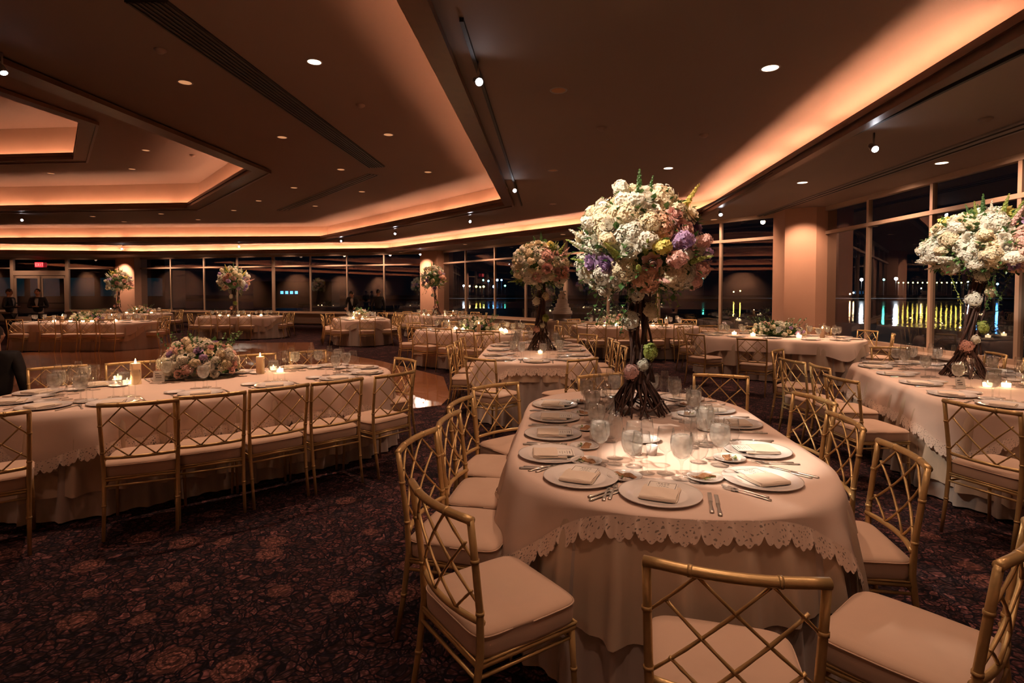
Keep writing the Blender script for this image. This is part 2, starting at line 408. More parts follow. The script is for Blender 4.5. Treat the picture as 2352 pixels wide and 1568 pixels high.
# ---------------------------------------------------------------- walls and windows
def hit(px, A, B):
    """where the sight line of an image column meets the wall line A-B (plan view)"""
    d = Vector(((px-1176)/F, 1.0)); e = B-A
    s = (d.x*A.y-d.y*A.x)/(d.y*e.x-d.x*e.y)
    return A+e*s
def bar(bm, p, u, w, dp, z0, z1):
    box(bm, (p.x, p.y, (z0+z1)/2), (w, dp, z1-z0), math.atan2(u.y, u.x))
SILL, TR = .60, 2.93
def window(name, A, B, cols, thick=()):
    root = empty(name, (0, 0, 0)); root['kind'] = 'structure'
    u = (B-A).normalized(); ang = math.atan2(u.y, u.x); mid = (A+B)/2; ln = (B-A).length
    nrm = Vector((u.y, -u.x)); 
    if nrm.dot(-mid) < 0: nrm = -nrm
    bm = bmesh.new(); c = mid-nrm*.06
    box(bm, (c.x, c.y, SILL/2), (ln, .16, SILL-.04), ang)
    o = obj('sill_wall', bm, M['sill'], root, smooth=False)
    bm = bmesh.new(); c = mid+nrm*.13
    box(bm, (c.x, c.y, SILL-.02), (ln, .42, .04), ang, .008); 
    for k in range(6): box(bm, ((mid+nrm*.30).x, (mid+nrm*.30).y, .13+k*.07), (ln, .02, .045), ang)
    c2 = mid+nrm*.27; box(bm, (c2.x, c2.y, .30), (ln, .02, .5), ang)
    obj('convector_cover', bm, M['sill'], root, smooth=False)
    bm = bmesh.new()
    for f in ((0, .0), (1, .0)): p = A+(B-A)*f[0]; bar(bm, p, u, .09, .12, SILL, Z1)
    bar(bm, mid, u, ln, .12, Z1-.09, Z1); bar(bm, mid, u, ln, .12, SILL, SILL+.07); bar(bm, mid, u, ln, .11, TR-.035, TR+.035)
    obj('window_frame', bm, M['frame'], root, smooth=False)
    for k, p in enumerate(cols):
        bm = bmesh.new(); bar(bm, p, u, .15 if k in thick else .065, .08, SILL+.06, Z1-.08); obj('mullion', bm, M['frame'], root, smooth=False)
    ps = [A]+list(cols)+[B]
    for a, b in zip(ps, ps[1:]):
        for z0, z1 in ((SILL+.05, TR), (TR, Z1-.05)):
            bm = bmesh.new()
            bm.faces.new([bm.verts.new(q) for q in ((a.x, a.y, z0), (b.x, b.y, z0), (b.x, b.y, z1), (a.x, a.y, z1))])
            obj('pane', bm, M['pane'], root, smooth=False)
    return root
A, B = Vector((7.0, -8.9)), Vector((7.0, 12.75))
window('window_1', A, B, [Vector((7.0, y)) for y in (-7.6, -6.05, -4.5, -2.95, -1.4, .1, 1.6, 3.15, 4.7, 6.22, 7.75, 9.38, 11.05)])
A, B = Vector((6.55, 13.35)), Vector((-3.3, 25.9))
window('window_2', A, B, [hit(x, A, B) for x in (1655, 1513, 1397, 1299, 1208, 1137, 1070)], (3,))
A, B = Vector((-4.2, 26.45)), Vector((-20.4, 30.85))
window('window_3', A, B, [hit(x, A, B) for x in (883, 798, 714, 629, 546, 470, 394)], (3,))
A, B = Vector((-21.4, 31.0)), Vector((-35.9, 30.0))
pc = hit(157, A, B); pd = hit(31, A, B)
window('window_4', A, pc, []); window('window_5', pd, B, [hit(-80, A, B)])
# double glass doors to the terrace
root = empty('door_1'); root['kind'] = 'structure'
u = (pd-pc).normalized(); mid = (pc+pd)/2; ln = (pd-pc).length
bm = bmesh.new(); bar(bm, mid, u, ln, .14, 2.55, 2.80); bar(bm, mid, u, ln, .14, Z1-.1, Z1)
for f in (0, 1): bar(bm, pc+(pd-pc)*f, u, .16, .16, 0, Z1)
obj('door_frame', bm, M['frame'], root, smooth=False)
for f0, f1 in ((.03, .49), (.51, .97)):
    a, b = pc+(pd-pc)*f0, pc+(pd-pc)*f1; m_ = (a+b)/2; w = (b-a).length
    bm = bmesh.new()
    for q in (a, b): bar(bm, q, u, .20, .06, .02, 2.54)
    bar(bm, m_, u, w, .06, 2.38, 2.54); bar(bm, m_, u, w, .06, .02, .3)
    lf = obj('door_leaf', bm, M['frame'], root, smooth=False)
    bm = bmesh.new(); bm.faces.new([bm.verts.new(q) for q in ((a.x, a.y, .3), (b.x, b.y, .3), (b.x, b.y, 2.4), (a.x, a.y, 2.4))]); obj('pane', bm, M['pane'], lf, smooth=False)
    bm = bmesh.new(); bar(bm, m_+Vector((0, -.12)), u, w*.9, .05, 1.0, 1.06); bar(bm, m_+Vector((0, -.07)), u, .06, .1, 1.0, 1.06); obj('push_bar', bm, M['slot'], lf, smooth=False)
bm = bmesh.new(); bm.faces.new([bm.verts.new(q) for q in ((pc.x, pc.y, 2.8), (pd.x, pd.y, 2.8), (pd.x, pd.y, Z1-.1), (pc.x, pc.y, Z1-.1))]); obj('pane', bm, M['pane'], root, smooth=False)
# columns
for i, pts in enumerate(([(6.22, 12.85), (6.75, 12.5), (7.2, 12.5), (7.2, 13.6), (6.3, 13.6)],
                         [(-4.25, 26.0), (-3.35, 25.3), (-2.9, 25.9), (-3.8, 26.9)],
                         [(-21.5, 30.5), (-20.35, 30.3), (-20.3, 31.3), (-21.5, 31.5)])):
    bm = bmesh.new(); prism(bm, pts, 0, Z1); o = obj('wall_column_%d' % (i+1), bm, M['column'], smooth=False); o['kind'] = 'structure'
for nm, a, b in (('wall_back', (-36, -9.1), (7.1, -9.1)), ('wall_left', (-36.1, -9), (-36.1, 30.2))):
    bm = bmesh.new(); box(bm, ((a[0]+b[0])/2, (a[1]+b[1])/2, Z1/2), (max(.2, b[0]-a[0]), max(.2, b[1]-a[1]), Z1)); o = obj(nm, bm, M['wall'], smooth=False); o['kind'] = 'structure'
# roof slab closing the tiers from the sky
bm = bmesh.new(); box(bm, (-14.5, 11, 6.5), (46, 44, .3)); o = obj('ceiling_slab', bm, M['ceil'], smooth=False); o['kind'] = 'structure'

# ---------------------------------------------------------------- ceiling slots, tracks, lights
def flat_slot(name, corners, z, m, label, nsl=0, drop=.02):
    root = empty(name, (0, 0, 0), label=label, cat='air diffuser')
    ps = [un(x, y, z) for x, y in corners]
    bm = bmesh.new(); prism(bm, ps, z-drop, z+.01); obj('frame', bm, m, root, smooth=False)
    if nsl:
        bm = bmesh.new()
        for k in range(nsl):
            f = (k+.5)/nsl; a = ps[0].lerp(ps[1], f); b = ps[3].lerp(ps[2], f)
            w = (b-a).normalized().cross(Vector((0, 0, 1)))*.012
            prism(bm, [a-w, b-w, b+w, a+w], z-drop-.012, z-drop+.002)
        obj('louvre', bm, M['louvre'], root, smooth=False)
    return root
flat_slot('linear_diffuser', [(285, 0), (385, 0), (884, 381), (846, 383)], Z3, M['slot'], 'long black louvred air diffuser running diagonally across the ceiling', 7)
flat_slot('linear_diffuser', [(636, 482), (668, 480), (870, 401), (846, 398)], Z3, M['fixture'], 'short grey air diffuser on the ceiling in front of the bright cove', 3)
flat_slot('linear_diffuser', [(1702, 508), (1702, 512), (2352, 296), (2352, 274)], Z1, M['fixture'], 'grey slot diffuser along the soffit beside the river windows', 2)
def track(name, a, b, z, label):
    p, q = un(*a, z), un(*b, z); d = (q-p).normalized(); m_ = (p+q)/2
    bm = bmesh.new(); box(bm, (m_.x, m_.y, z-.018), ((q-p).length, .035, .034), math.atan2(d.y, d.x))
    tag(obj(name, bm, M['slot'], smooth=False), label, 'light track')
track('light_track', (1060, 40), (1198, 470), Z2, 'thin black lighting track beside the central cove edge')
track('light_track', (2352, 112), (1570, 497), Z1, 'thin black lighting track along the soffit on the right')

def downlight_proto(lens):
    t = empty('downlight'); 
    bm = bmesh.new(); lathe(bm, [(.078, .03), (.078, -.002), (.095, -.006), (.10, 0)], 20); obj('trim_ring', bm, M['fixture'], t)
    bm = bmesh.new(); lathe(bm, [(.079, -.003), (.05, -.0045), (0, -.005)], 20); obj('lens', bm, lens, t)
    return t
pr = [downlight_proto(M['can_lit']), downlight_proto(M['can_glow']), downlight_proto(M['can_dim'])]
cans = [  # px, py, ceiling height, kind
 (1769,156,Z2,0),(1283,207,Z2,2),(1535,386,Z2,0),(1270,391,Z2,2),(1270,468,Z2,2),(1165,513,Z2,1),(990,545,Z2,1),
 (722,142,Z3,0),(425,189,Z3,1),(648,315,Z3,1),(892,309,Z3,1),(783,389,Z3,1),(983,395,Z3,1),(675,431,Z3,1),(831,440,Z3,1),(594,461,Z3,1),(724,473,Z3,1),
 (537,483,Z3,1),(455,504,Z3,1),(370,491,Z3,1),(285,509,Z3,1),(213,497,Z3,1),
 (335,345,Z4,1),(303,388,Z4,1),(117,398,Z4,1),(2163,374,Z1,0),(1843,419,Z1,0),(1823,480,Z1,0),(1640,504,Z1,1),(1462,520,Z1,1),(1293,538,Z1,1),(1068,561,Z1,1),(920,579,Z1,1),(464,586,Z1,1)]
where = {Z1: 'the window soffit', Z2: 'the outer ceiling band', Z3: 'the middle ceiling band', Z4: 'the inner ceiling band'}
look = ['bright', 'dim amber', 'unlit brass-lined']
from collections import defaultdict
ORD = ['first', 'second', 'third', 'fourth', 'fifth', 'sixth', 'seventh', 'eighth', 'ninth', 'tenth', 'eleventh', 'twelfth', 'thirteenth', 'fourteenth', 'fifteenth', 'sixteenth', 'seventeenth', 'eighteenth']
by = defaultdict(list)
for c in cans: by[(c[2], c[3])].append(c)
for (z, k), cl in by.items():
    cl.sort(key=lambda c: c[0])
    for i, c in enumerate(cl):
        p = un(c[0], c[1], z)
        lab = ('the %s round recessed downlight in %s' % (look[k], where[z])) if len(cl) == 1 else '%s round recessed downlight in %s, %s from the left' % (look[k], where[z], ORD[i])
        dup(pr[k], (p.x, p.y, z-.001), label=lab, group='recessed downlights')['category'] = 'ceiling light'
for p in pr: drop_tree(p)
# ---------------------------------------------------------------- chair
def chair_proto():
    t = empty('banquet_chair', label='gold lattice-back chair', cat='chair')
    bow = lambda u: -.035*(1-(2*u-1)**2)
    def bk(u, v):      # point on the back: u across, v down from the top rail
        z = .865-v*.335; y = -.235+.045*v; return Vector((-.215+.43*u+(0)*v, y+bow(u), z))
    node = lambda bm, p, r, ax=(0, 0, 1): tube(bm, [Vector(p)-Vector(ax)*.006, Vector(p)+Vector(ax)*.006], r, 10)
    for s in (-1, 1):
        bm = bmesh.new()
        pts = [(s*.205, -.262, 0), (s*.205, -.222, .22), (s*.207, -.196, .42), (s*.212, -.200, .56), (s*.217, -.222, .74), (s*.219, -.240, .878)]
        tube(bm, pts, [.0105, .0125, .0140, .0130, .0125, .0125], 10)
        for q in (1, 3, 4): node(bm, pts[q], .0152)
        obj('rear_leg', bm, M['gold'], t)
        bm = bmesh.new(); pts = [(s*.212, .215, 0), (s*.208, .205, .22), (s*.205, .195, .382)]
        tube(bm, pts, [.0095, .0115, .013], 10); node(bm, pts[1], .0138); obj('front_leg', bm, M['gold'], t)
    bm = bmesh.new()
    top = [bk(k/12, 0)+Vector((0, -.004, .012)) for k in range(13)]; top[0].x -= .012; top[-1].x += .012
    tube(bm, top, .0150, 10)
    for k in (3, 9): d = (top[k+1]-top[k-1]).normalized(); node(bm, top[k], .0168, d)
    obj('top_rail', bm, M['gold'], t)
    bm = bmesh.new(); tube(bm, [bk(k/12, 1.02) for k in range(13)], .0115, 8); obj('lower_rail', bm, M['gold'], t)
    bm = bmesh.new()
    segs = [((.29, 0), (0, .41)), ((.71, 0), (0, .97)), ((.92, .22), (.35, 1)), ((.92, .72), (.70, 1)),
            ((.29, 0), (1, .86)), ((.71, 0), (1, .40)), ((.115, .27), (.70, 1)), ((.135, .76), (.35, 1))]
    for a, b in segs:
        pts = [bk(a[0]+(b[0]-a[0])*k/6, a[1]+(b[1]-a[1])*k/6) for k in range(7)]
        tube(bm, pts, [.0066, .0056, .0070, .0056, .0070, .0056, .0066], 8, squash=.8)
    obj('back_lattice', bm, M['gold'], t)
    # seat frame with bead moulding
    bm = bmesh.new(); fr = [(-.205, -.20), (-.21, .205), (.21, .205), (.205, -.20)]
    for k in range(4):
        a, b = fr[k], fr[(k+1) % 4]
        tube(bm, [(a[0], a[1], .378), (b[0], b[1], .378)], .011, 8); tube(bm, [(a[0]*1.03, a[1]*1.03, .393), (b[0]*1.03, b[1]*1.03, .393)], .005, 6)
    box(bm, (0, 0, .385), (.40, .39, .012)); obj('seat_frame', bm, M['gold'], t)
    bm = bmesh.new()
    for s in (-1, 1): tube(bm, [(s*.205, -.205, .340), (s*.205, .19, .340)], .0075, 8)
    tube(bm, [(-.205, .19, .340), (.205, .19, .340)], .0075, 8); tube(bm, [(-.205, -.21, .340), (.205, -.21, .340)], .0075, 8)
    obj('stretcher', bm, M['gold'], t)
    # cushion: crowned box with a piped seam
    bm = bmesh.new(); nx = 14; rows = []
    def outline(sc, z):
        pr_ = []
        for k in range(40):
            a = 2*PI*k/40; ca, sa = math.cos(a), math.sin(a); e = .26
            x = math.copysign(abs(ca)**e, ca)*(.222-.008*(sa < 0)); y = math.copysign(abs(sa)**e, sa)*.215+.008
            pr_.append(bm.verts.new((x*sc, y*sc, z)))
        return pr_
    prof = [(.93, .390), (.985, .394), (1.0, .408), (1.006, .443), (.995, .466), (1.004, .470), (.99, .476), (.95, .484), (.85, .492), (.6, .499), (.3, .502)]
    for sc, z in prof: rows.append(outline(sc, z))
    for a, b in zip(rows, rows[1:]):
        for k in range(40): bm.faces.new((a[k], a[(k+1) % 40], b[(k+1) % 40], b[k]))
    bm.faces.new(rows[-1]); bm.faces.new(list(reversed(rows[0])))
    st = obj('seat', bm, M['cushion'], t)
    bm = bmesh.new(); pp = []
    for k in range(41):
        a = 2*PI*k/40; ca, sa = math.cos(a), math.sin(a); e = .26
        pp.append((math.copysign(abs(ca)**e, ca)*(.222-.008*(sa < 0))*1.010, (math.copysign(abs(sa)**e, sa)*.215+.008)*1.010, .469))
    tube(bm, pp, .0028, 5, cap=False); obj('piping', bm, M['cushion'], st)
    return t
chair0 = chair_proto(); far_chair0 = join_copy(chair0, 'banquet_chair'); far_chair0['category'] = 'chair'
def place_chair(mid, fdir, label, far=False, group=None, back=.255):
    f = Vector(fdir).normalized(); o = Vector(mid)+f*back
    rz = math.atan2(f.y, f.x)-PI/2
    return dup(far_chair0 if far else chair0, (o.x, o.y, 0), rz, label=label, group=group)

# ---------------------------------------------------------------- tables
def stad(Lt, W, n, start=PI):
    """n points spread evenly along a round-ended outline, long axis X, from the -X end: (point, outward normal)"""
    r = W/2; s = (Lt-W); per = 2*s+2*PI*r; out = []
    for k in range(n):
        t = (per*k/n+0) % per
        q = PI*r/2
        if t < q: a = PI-t/r; p = Vector((-s/2, 0)); nn = Vector((math.cos(a), math.sin(a)))
        elif t < q+s: p = Vector((-s/2+(t-q), 0)); nn = Vector((0, 1))
        elif t < q+s+2*q: a = PI/2-(t-q-s)/r; p = Vector((s/2, 0)); nn = Vector((math.cos(a), math.sin(a)))
        elif t < q+2*s+2*q: p = Vector((s/2-(t-3*q-s), 0)); nn = Vector((0, -1))
        else: a = -PI/2-(t-3*q-2*s)/r; p = Vector((-s/2, 0)); nn = Vector((math.cos(a), math.sin(a)))
        out.append((p+nn*r, nn))
    return out
TZ = .76
def cloth_mesh(Lt, W, z, drop, amp, folds, seed, n=260, rows=12, flare=.03, lift=0.0, gap=.008):
    rr = random.Random(seed); P = stad(Lt, W, n); bm = bmesh.new(); cen = bm.verts.new((0, 0, z)); prev = None
    for sc in (.35, .7, .9, .97):
        ringv = [bm.verts.new((p.x*sc, p.y*sc, z)) for p, _ in P]
        for k in range(n):
            q = (k+1) % n
            bm.faces.new((cen, ringv[q], ringv[k])) if prev is None else bm.faces.new((prev[k], prev[q], ringv[q], ringv[k]))
        prev = ringv
    ph = [rr.uniform(0, 6.28) for _ in range(4)]
    def wave(k, t):
        a = 2*PI*k/n
        w = math.sin(folds*a+ph[0]+1.2*math.sin(3*a+ph[1]))*.6+.4*math.sin(folds*1.7*a//1*0+folds*2*a+ph[2]+math.sin(5*a+ph[3]))
        w = (w+1)/2
        return (w*w*1.1)*min(1, t*2.2)
    hem = []
    for j in range(rows+1):
        ringv = []
        for k, (p, nn) in enumerate(P):
            d = drop(nn, k/n); t = j/rows
            dep = d*t
            o = gap if j else 0
            if j == 0: zz = z-.001; o = .002
            else: zz = z-.006-dep*(1)
            tt = dep/.6
            o += flare*tt+amp*tt**.6*wave(k, tt*2)
            c = p+nn*o
            ringv.append(bm.verts.new((c.x, c.y, zz)))
            if j == rows: hem.append((Vector((c.x, c.y, zz)), nn))
        for k in range(n):
            q = (k+1) % n; bm.faces.new((prev[k], prev[q], ringv[q], ringv[k]))
        prev = ringv
    return bm, hem
def lace_mesh(hem, w0=.045, w1=.045, sc=40, start=-.012):
    bm = bmesh.new(); uvl = bm.loops.layers.uv.new('UVMap'); n = len(hem); s = 0; A = []; sub = 4; pts = []
    for k in range(n):
        a, na = hem[k]; b, nb = hem[(k+1) % n]
        for j in range(sub): f = j/sub; pts.append((a.lerp(b, f), na.lerp(nb, f).normalized()))
    ln = 0; S = []
    for k in range(len(pts)): S.append(ln); ln += (pts[(k+1) % len(pts)][0]-pts[k][0]).length
    m = max(8, round(ln/.115)); rowsv = []; wid = []
    for k in range(len(pts)):
        x = (S[k]/ln*m) % 1
        wid.append(w0+w1*abs(math.sin(PI*x))**.6+.016*abs(math.sin(PI*x*3)))
    NR = 3
    for j in range(NR+1):
        rv = []
        for k, (p, nn) in enumerate(pts):
            d = start+(wid[k]-start)*j/NR
            o = .004+.02*j/NR
            rv.append(bm.verts.new((p.x+nn.x*o, p.y+nn.y*o, p.z-d)))
        rowsv.append(rv)
    nn_ = len(pts)
    for j in range(NR):
        for k in range(nn_):
            q = (k+1) % nn_; f = bm.faces.new((rowsv[j][k], rowsv[j][q], rowsv[j+1][q], rowsv[j+1][k]))
            for lp, (kk, jj) in zip(f.loops, ((k, j), (k+1, j), (k+1, j+1), (k, j+1))):
                s_ = S[kk] if kk < nn_ else ln
                lp[uvl].uv = (s_, (start+(wid[kk % nn_]-start)*jj/NR))
    return bm
def sm(a, b, x): t = max(0, min(1, (x-a)/(b-a))); return t*t*(3-2*t)
def na_of(nn): return math.degrees(math.acos(min(1, abs(nn.x))))     # 0 at the ends, 90 along the sides
class Table: pass
def make_table(key, c, axis, Lt, W, nm, mid='mid', long_=False, n=12, detail=2):
    T = Table(); T.c = Vector(c); T.L, T.W, T.nm, T.key = Lt, W, nm, key
    ax = Vector(axis).normalized()
    if ax.y < 0 and abs(ax.y) > abs(ax.x): ax = -ax
    if abs(ax.x) >= abs(ax.y) and ax.x < 0: ax = -ax
    T.ax = ax; T.rz = math.atan2(ax.y, ax.x); T.len = abs(ax.y) > abs(ax.x)
    t = empty('banquet_table', (c[0], c[1], 0), T.rz, 'long round-ended banquet table standing under the cloths of '+nm, 'table', 'banquet tables')
    bm = bmesh.new(); P = stad(Lt-.02, W-.02, 60); prism(bm, [p for p, _ in P], TZ-.03, TZ-.004); obj('tabletop', bm, M['wall'], t, smooth=False)
    for x in (-Lt/2+.5, Lt/2-.5):
        for y in (-W/2+.35, W/2-.35):
            bm = bmesh.new(); tube(bm, [(x, y, 0), (x, y, TZ-.03)], .02, 8); obj('leg', bm, M['steel'], t)
    r = {'rotation': T.rz}
    seed = sum(map(ord, key)); nper = 420 if detail == 2 else 200
    bm, _ = cloth_mesh(Lt, W, TZ, lambda nn, s: TZ-.022, .055, 37, seed, n=nper, rows=10, flare=.03)
    o = obj('table_skirt', bm, M['skirt'], loc=(c[0], c[1], 0)); o.rotation_euler.z = T.rz
    tag(o, 'grey champagne floor-length skirt hanging under the cloth of '+nm, 'table skirt', 'floor-length table skirts')
    if key == 'M': dr = lambda nn, s: .43+.05*math.sin(5*s*6.28)
    elif long_: dr = lambda nn, s: .60+.04*math.sin(3*s*6.28+1)
    else: dr = lambda nn, s: .20+.30*sm(15, 60, na_of(nn))
    bm, _ = cloth_mesh(Lt, W, TZ+.003, dr, .085, 31, seed+1, n=nper, rows=9, flare=.05, gap=.014)
    o = obj('tablecloth', bm, M['cloth'], loc=(c[0], c[1], 0)); o.rotation_euler.z = T.rz
    tag(o, 'ivory tablecloth with soft folds draped over '+nm, 'tablecloth', 'ivory tablecloths')
    if key == 'M': dr2 = lambda nn, s: .005+.34*math.exp(-((na_of(nn)-64)/24)**2)+.14*sm(60, 85, na_of(nn))
    else: dr2 = lambda nn, s: .05+.18*sm(20, 70, na_of(nn))+.15*math.exp(-((na_of(nn)-50)/18)**2)
    bm, hem = cloth_mesh(Lt, W, TZ+.006, dr2, .10, 11, seed+2, n=nper, rows=6, flare=.09, gap=.020)
    o = obj('lace_overlay', bm, M['overlay'], loc=(c[0], c[1], 0)); o.rotation_euler.z = T.rz
    tag(o, 'pale pink lace-edged overlay lying over the cloth of '+nm, 'table overlay', 'lace-edged overlays')
    if detail == 2: obj('lace_border', lace_mesh(hem, .032, .036), M['lace'], o)
    T.top = TZ+.0065
    T.seats = []
    Q = stad(Lt, W, n); ca, sa = math.cos(T.rz), math.sin(T.rz)
    for p, nn in Q:
        T.seats.append([T.c+Vector((p.x*ca-p.y*sa, p.x*sa+p.y*ca)), Vector((nn.x*ca-nn.y*sa, nn.x*sa+nn.y*ca))])
    name_seats(T, T.seats)
    return T
def side_of(T, p, nn):
    a = nn.dot(T.ax); s = Vector((-T.ax.y, T.ax.x)).dot(nn)
    if abs(a) > .93: return ('far end' if a > 0 else 'near end') if T.len else ('right end' if a > 0 else 'left end')
    return ('left side' if s > 0 else 'right side') if T.len else ('far side' if s > 0 else 'near side')
def name_seats(T, seats):
    gr = defaultdict(list)
    for s in seats: gr[side_of(T, s[0], s[1])].append(s)
    for g, l in gr.items():
        l.sort(key=lambda s: (s[0]-T.c).dot(T.ax))
        for i, s in enumerate(l):
            d = 'at the %s' % g if len(l) == 1 else '%s from %s on %s' % (ORD[i], 'front' if T.len else 'left', g)
            s[2:] = [d]
TB = {}
def tb(key, *a, **k): TB[key] = make_table(key, *a, **k); return TB[key]
tb('M', (.83, 3.43), (.10, 1), 2.75, 1.55, 'the front table')
tb('L', (-2.72, 5.22), (.74, .67), 3.3, 1.5, 'the left candle table', long_=True, n=14)
tb('R', (4.35, 5.25), (.27, .96), 3.3, 1.5, 'the right window table', long_=True, n=14)
tb('D', (.35, 8.1), (.04, 1), 3.1, 1.5, 'the table before the cake')
tb('E', (-.75, 12.2), (.82, -.57), 3.1, 1.5, 'the candlelit cakeside table', detail=1)
tb('G', (-4.9, 18.2), (-.35, .94), 3.2, 1.6, "the waiter's table", detail=1)
tb('H', (-9.65, 20.0), (1, 0), 2.9, 1.6, 'the far tall-flower table', detail=1)
tb('I', (-12.2, 16.1), (1, .03), 3.7, 1.5, 'the long table far left', detail=1)
tb('J', (-15.3, 22.6), (1, 0), 3.0, 1.5, 'the table by left column', detail=1)
tb('K', (-2.6, 20.3), (.75, -.66), 3.0, 1.5, 'the table by middle column', detail=1)
tb('N', (3.1, 14.2), (1, -.1), 3.1, 1.5, 'the table behind flower tree', detail=1)
tb('O', (5.05, 10.7), (.84, -.54), 2.9, 1.5, 'the table by right column', detail=1)

def rail_chair(T, l, r, sd):
    a, b = un(*l, .88).xy, un(*r, .88).xy; m_ = (a+b)/2; d = (b-a).normalized(); f = Vector((-d.y, d.x))
    if f.dot(T.c-m_) < 0: f = -f
    T.chairs.append([m_, -f])
for T in TB.values(): T.chairs = []
T = TB['M']
for l, r in (((1475,1290),(1915,1345)), ((935,1105),(1075,1198)), ((915,1032),(988,988)), ((1008,976),(1042,949)), ((1030,935),(1075,911)), ((1091,891),(1180,879)),
             ((2009,1002),(2166,1088)), ((1897,941),(2004,993)), ((1820,899),(1933,931)), ((1586,859),(1727,866)), ((1313,866),(1436,857))):
    rail_chair(T, l, r, None)
T.chairs.append([Vector((1.47, 1.60)), Vector((.65, -.76))])
T = TB['L']
for l, r in (((231,931),(402,919)), ((408,914),(557,901)), ((577,898),(707,883)), ((721,882),(831,869)), ((866,866),(950,853)), ((909,821),(959,830)), ((-140,965),(40,947))):
    rail_chair(T, l, r, None)
for f in range(5): T.chairs.append([Vector((-4.40, 5.42)).lerp(Vector((-2.5, 6.85)), f/4), Vector((-.65, .76))])
T = TB['R']
for l, r in (((2136,914),(2380,957)), ((1895,861),(1962,877)), ((1856,834),(1903,848)), ((1787,822),(1847,834))): rail_chair(T, l, r, None)
T.chairs.append([Vector((3.28, 6.95)), Vector((-.75, .66))])
for p in ((5.55, 5.9), (5.35, 5.2), (5.15, 4.5), (5.72, 6.6)): T.chairs.append([Vector(p), Vector((.96, -.27))])
T.chairs.append([Vector((4.95, 7.35)), Vector((.2, .98))])
RAILS = {'D': [((1066,821),(1136,828)), ((1294,830),(1386,821))], 
         'O': [((1687,777),(1767,781)), ((1583,767),(1605,769)), ((1924,756),(1974,759))]}
ROW = {'I': (15.02, (30, 104, 154, 198, 242), ((-11.05, 15.1, 20), (-10.0, 16.1, 90))), 'H': (18.85, (468, 511, 560), ((-11.05, 19.2, -40), (-8.0, 19.9, 90))), 'N': (12.95, (1371, 1440, 1509, 1571), ((1.35, 13.3, -45),))}
for k in 'DEGHIJKNO':
    T = TB[k]
    for p, nn, _ in T.seats:
        vis = (p-T.c).dot(-T.c.normalized())
        if k in 'DEO' and vis > (.35 if k != 'D' else 1.0): continue
        if k in ROW and p.y < T.c.y+(.1 if k != 'N' else -.1): continue
        T.chairs.append([p+nn*(.40 if k != 'D' else .42), Vector(nn)])
    for l, r in RAILS.get(k, ()): rail_chair(T, l, r, None)
    if k in ROW:
        y, xs, ex = ROW[k]
        for x in xs: T.chairs.append([Vector(((x-1176)/F*y, y)), Vector((0, -1))])
        for x, y2, a in ex: T.chairs.append([Vector((x, y2)), Vector((math.sin(R(a)), -math.cos(R(a))))])
for q in ((-1.85, 11.55), (-1.38, 11.17), (-.92, 10.83), (-.42, 10.45)): TB['E'].chairs.append([Vector(q), Vector((-.6, -.8))])
MN = {}
for k, T in TB.items():
    kept = []
    for c_ in T.chairs:
        o_ = c_[0]-c_[1].normalized()*.255
        if all((o_-(d_[0]-d_[1].normalized()*.255)).length > .33 for d_ in kept): kept.append(c_)
    T.chairs = kept; name_seats(T, T.chairs)
    far = k in 'GHIJK'
    for m_, nn, d in T.chairs:
        extra = {'M': 'ivory-cushioned gold lattice chair', 'L': 'gold lattice-back chair', 'R': 'gold bamboo-look chair'}.get(k, 'gold lattice-back chair')
        place_chair(m_, -nn, '%s, %s of %s' % (extra, d, T.nm), far, 'chairs around '+T.nm)
drop_tree(chair0); bpy.data.objects.remove(far_chair0)

# ---------------------------------------------------------------- tableware
def glass_obj(name, prof, n=20, water=None, cat=''):
    bm = bmesh.new(); lathe(bm, prof, n); o = obj(name, bm, M['glass'])
    if water: bm = bmesh.new(); lathe(bm, water, n); obj('ice_water', bm, M['water'], o)
    o['category'] = cat; return o
gob = glass_obj('water_goblet', [(0, 0), (.034, .001), (.036, .003), (.01, .008), (.005, .015), (.0045, .05), (.008, .066), (.012, .072), (.030, .088), (.040, .112), (.042, .135), (.038, .165), (.035, .178), (.0335, .178), (.0365, .164), (.040, .135)],
                water=[(0, .076), (.012, .078), (.028, .09), (.0375, .112), (.0395, .135), (.0365, .160), (.03, .165), (0, .164)], cat='goblet')
wine = glass_obj('wine_glass', [(0, 0), (.033, .001), (.034, .003), (.008, .008), (.004, .016), (.0035, .075), (.008, .083), (.026, .097), (.034, .118), (.034, .140), (.029, .180), (.028, .180), (.033, .140)], cat='wine glass')
flute = glass_obj('champagne_flute', [(0, 0), (.030, .001), (.031, .003), (.007, .008), (.004, .016), (.0038, .07), (.009, .085), (.019, .11), (.024, .145), (.0235, .18), (.020, .215), (.019, .215), (.0225, .18)], cat='champagne glass')
def plate_obj(name, r, m, lip=.012, cat='plate'):
    bm = bmesh.new()
    lathe(bm, [(0, .004), (r*.62, .004), (r*.68, .006), (r*.72, .010), (r*.97, lip+.003), (r, lip+.004), (r*.995, lip), (r*.72, .004), (r*.6, 0), (0, 0)], 48); o = obj(name, bm, m); o['category'] = cat; return o
charger = plate_obj('charger_plate', .168, M['porcelain']); bread = plate_obj('bread_plate', .078, M['porcelain'], .010)
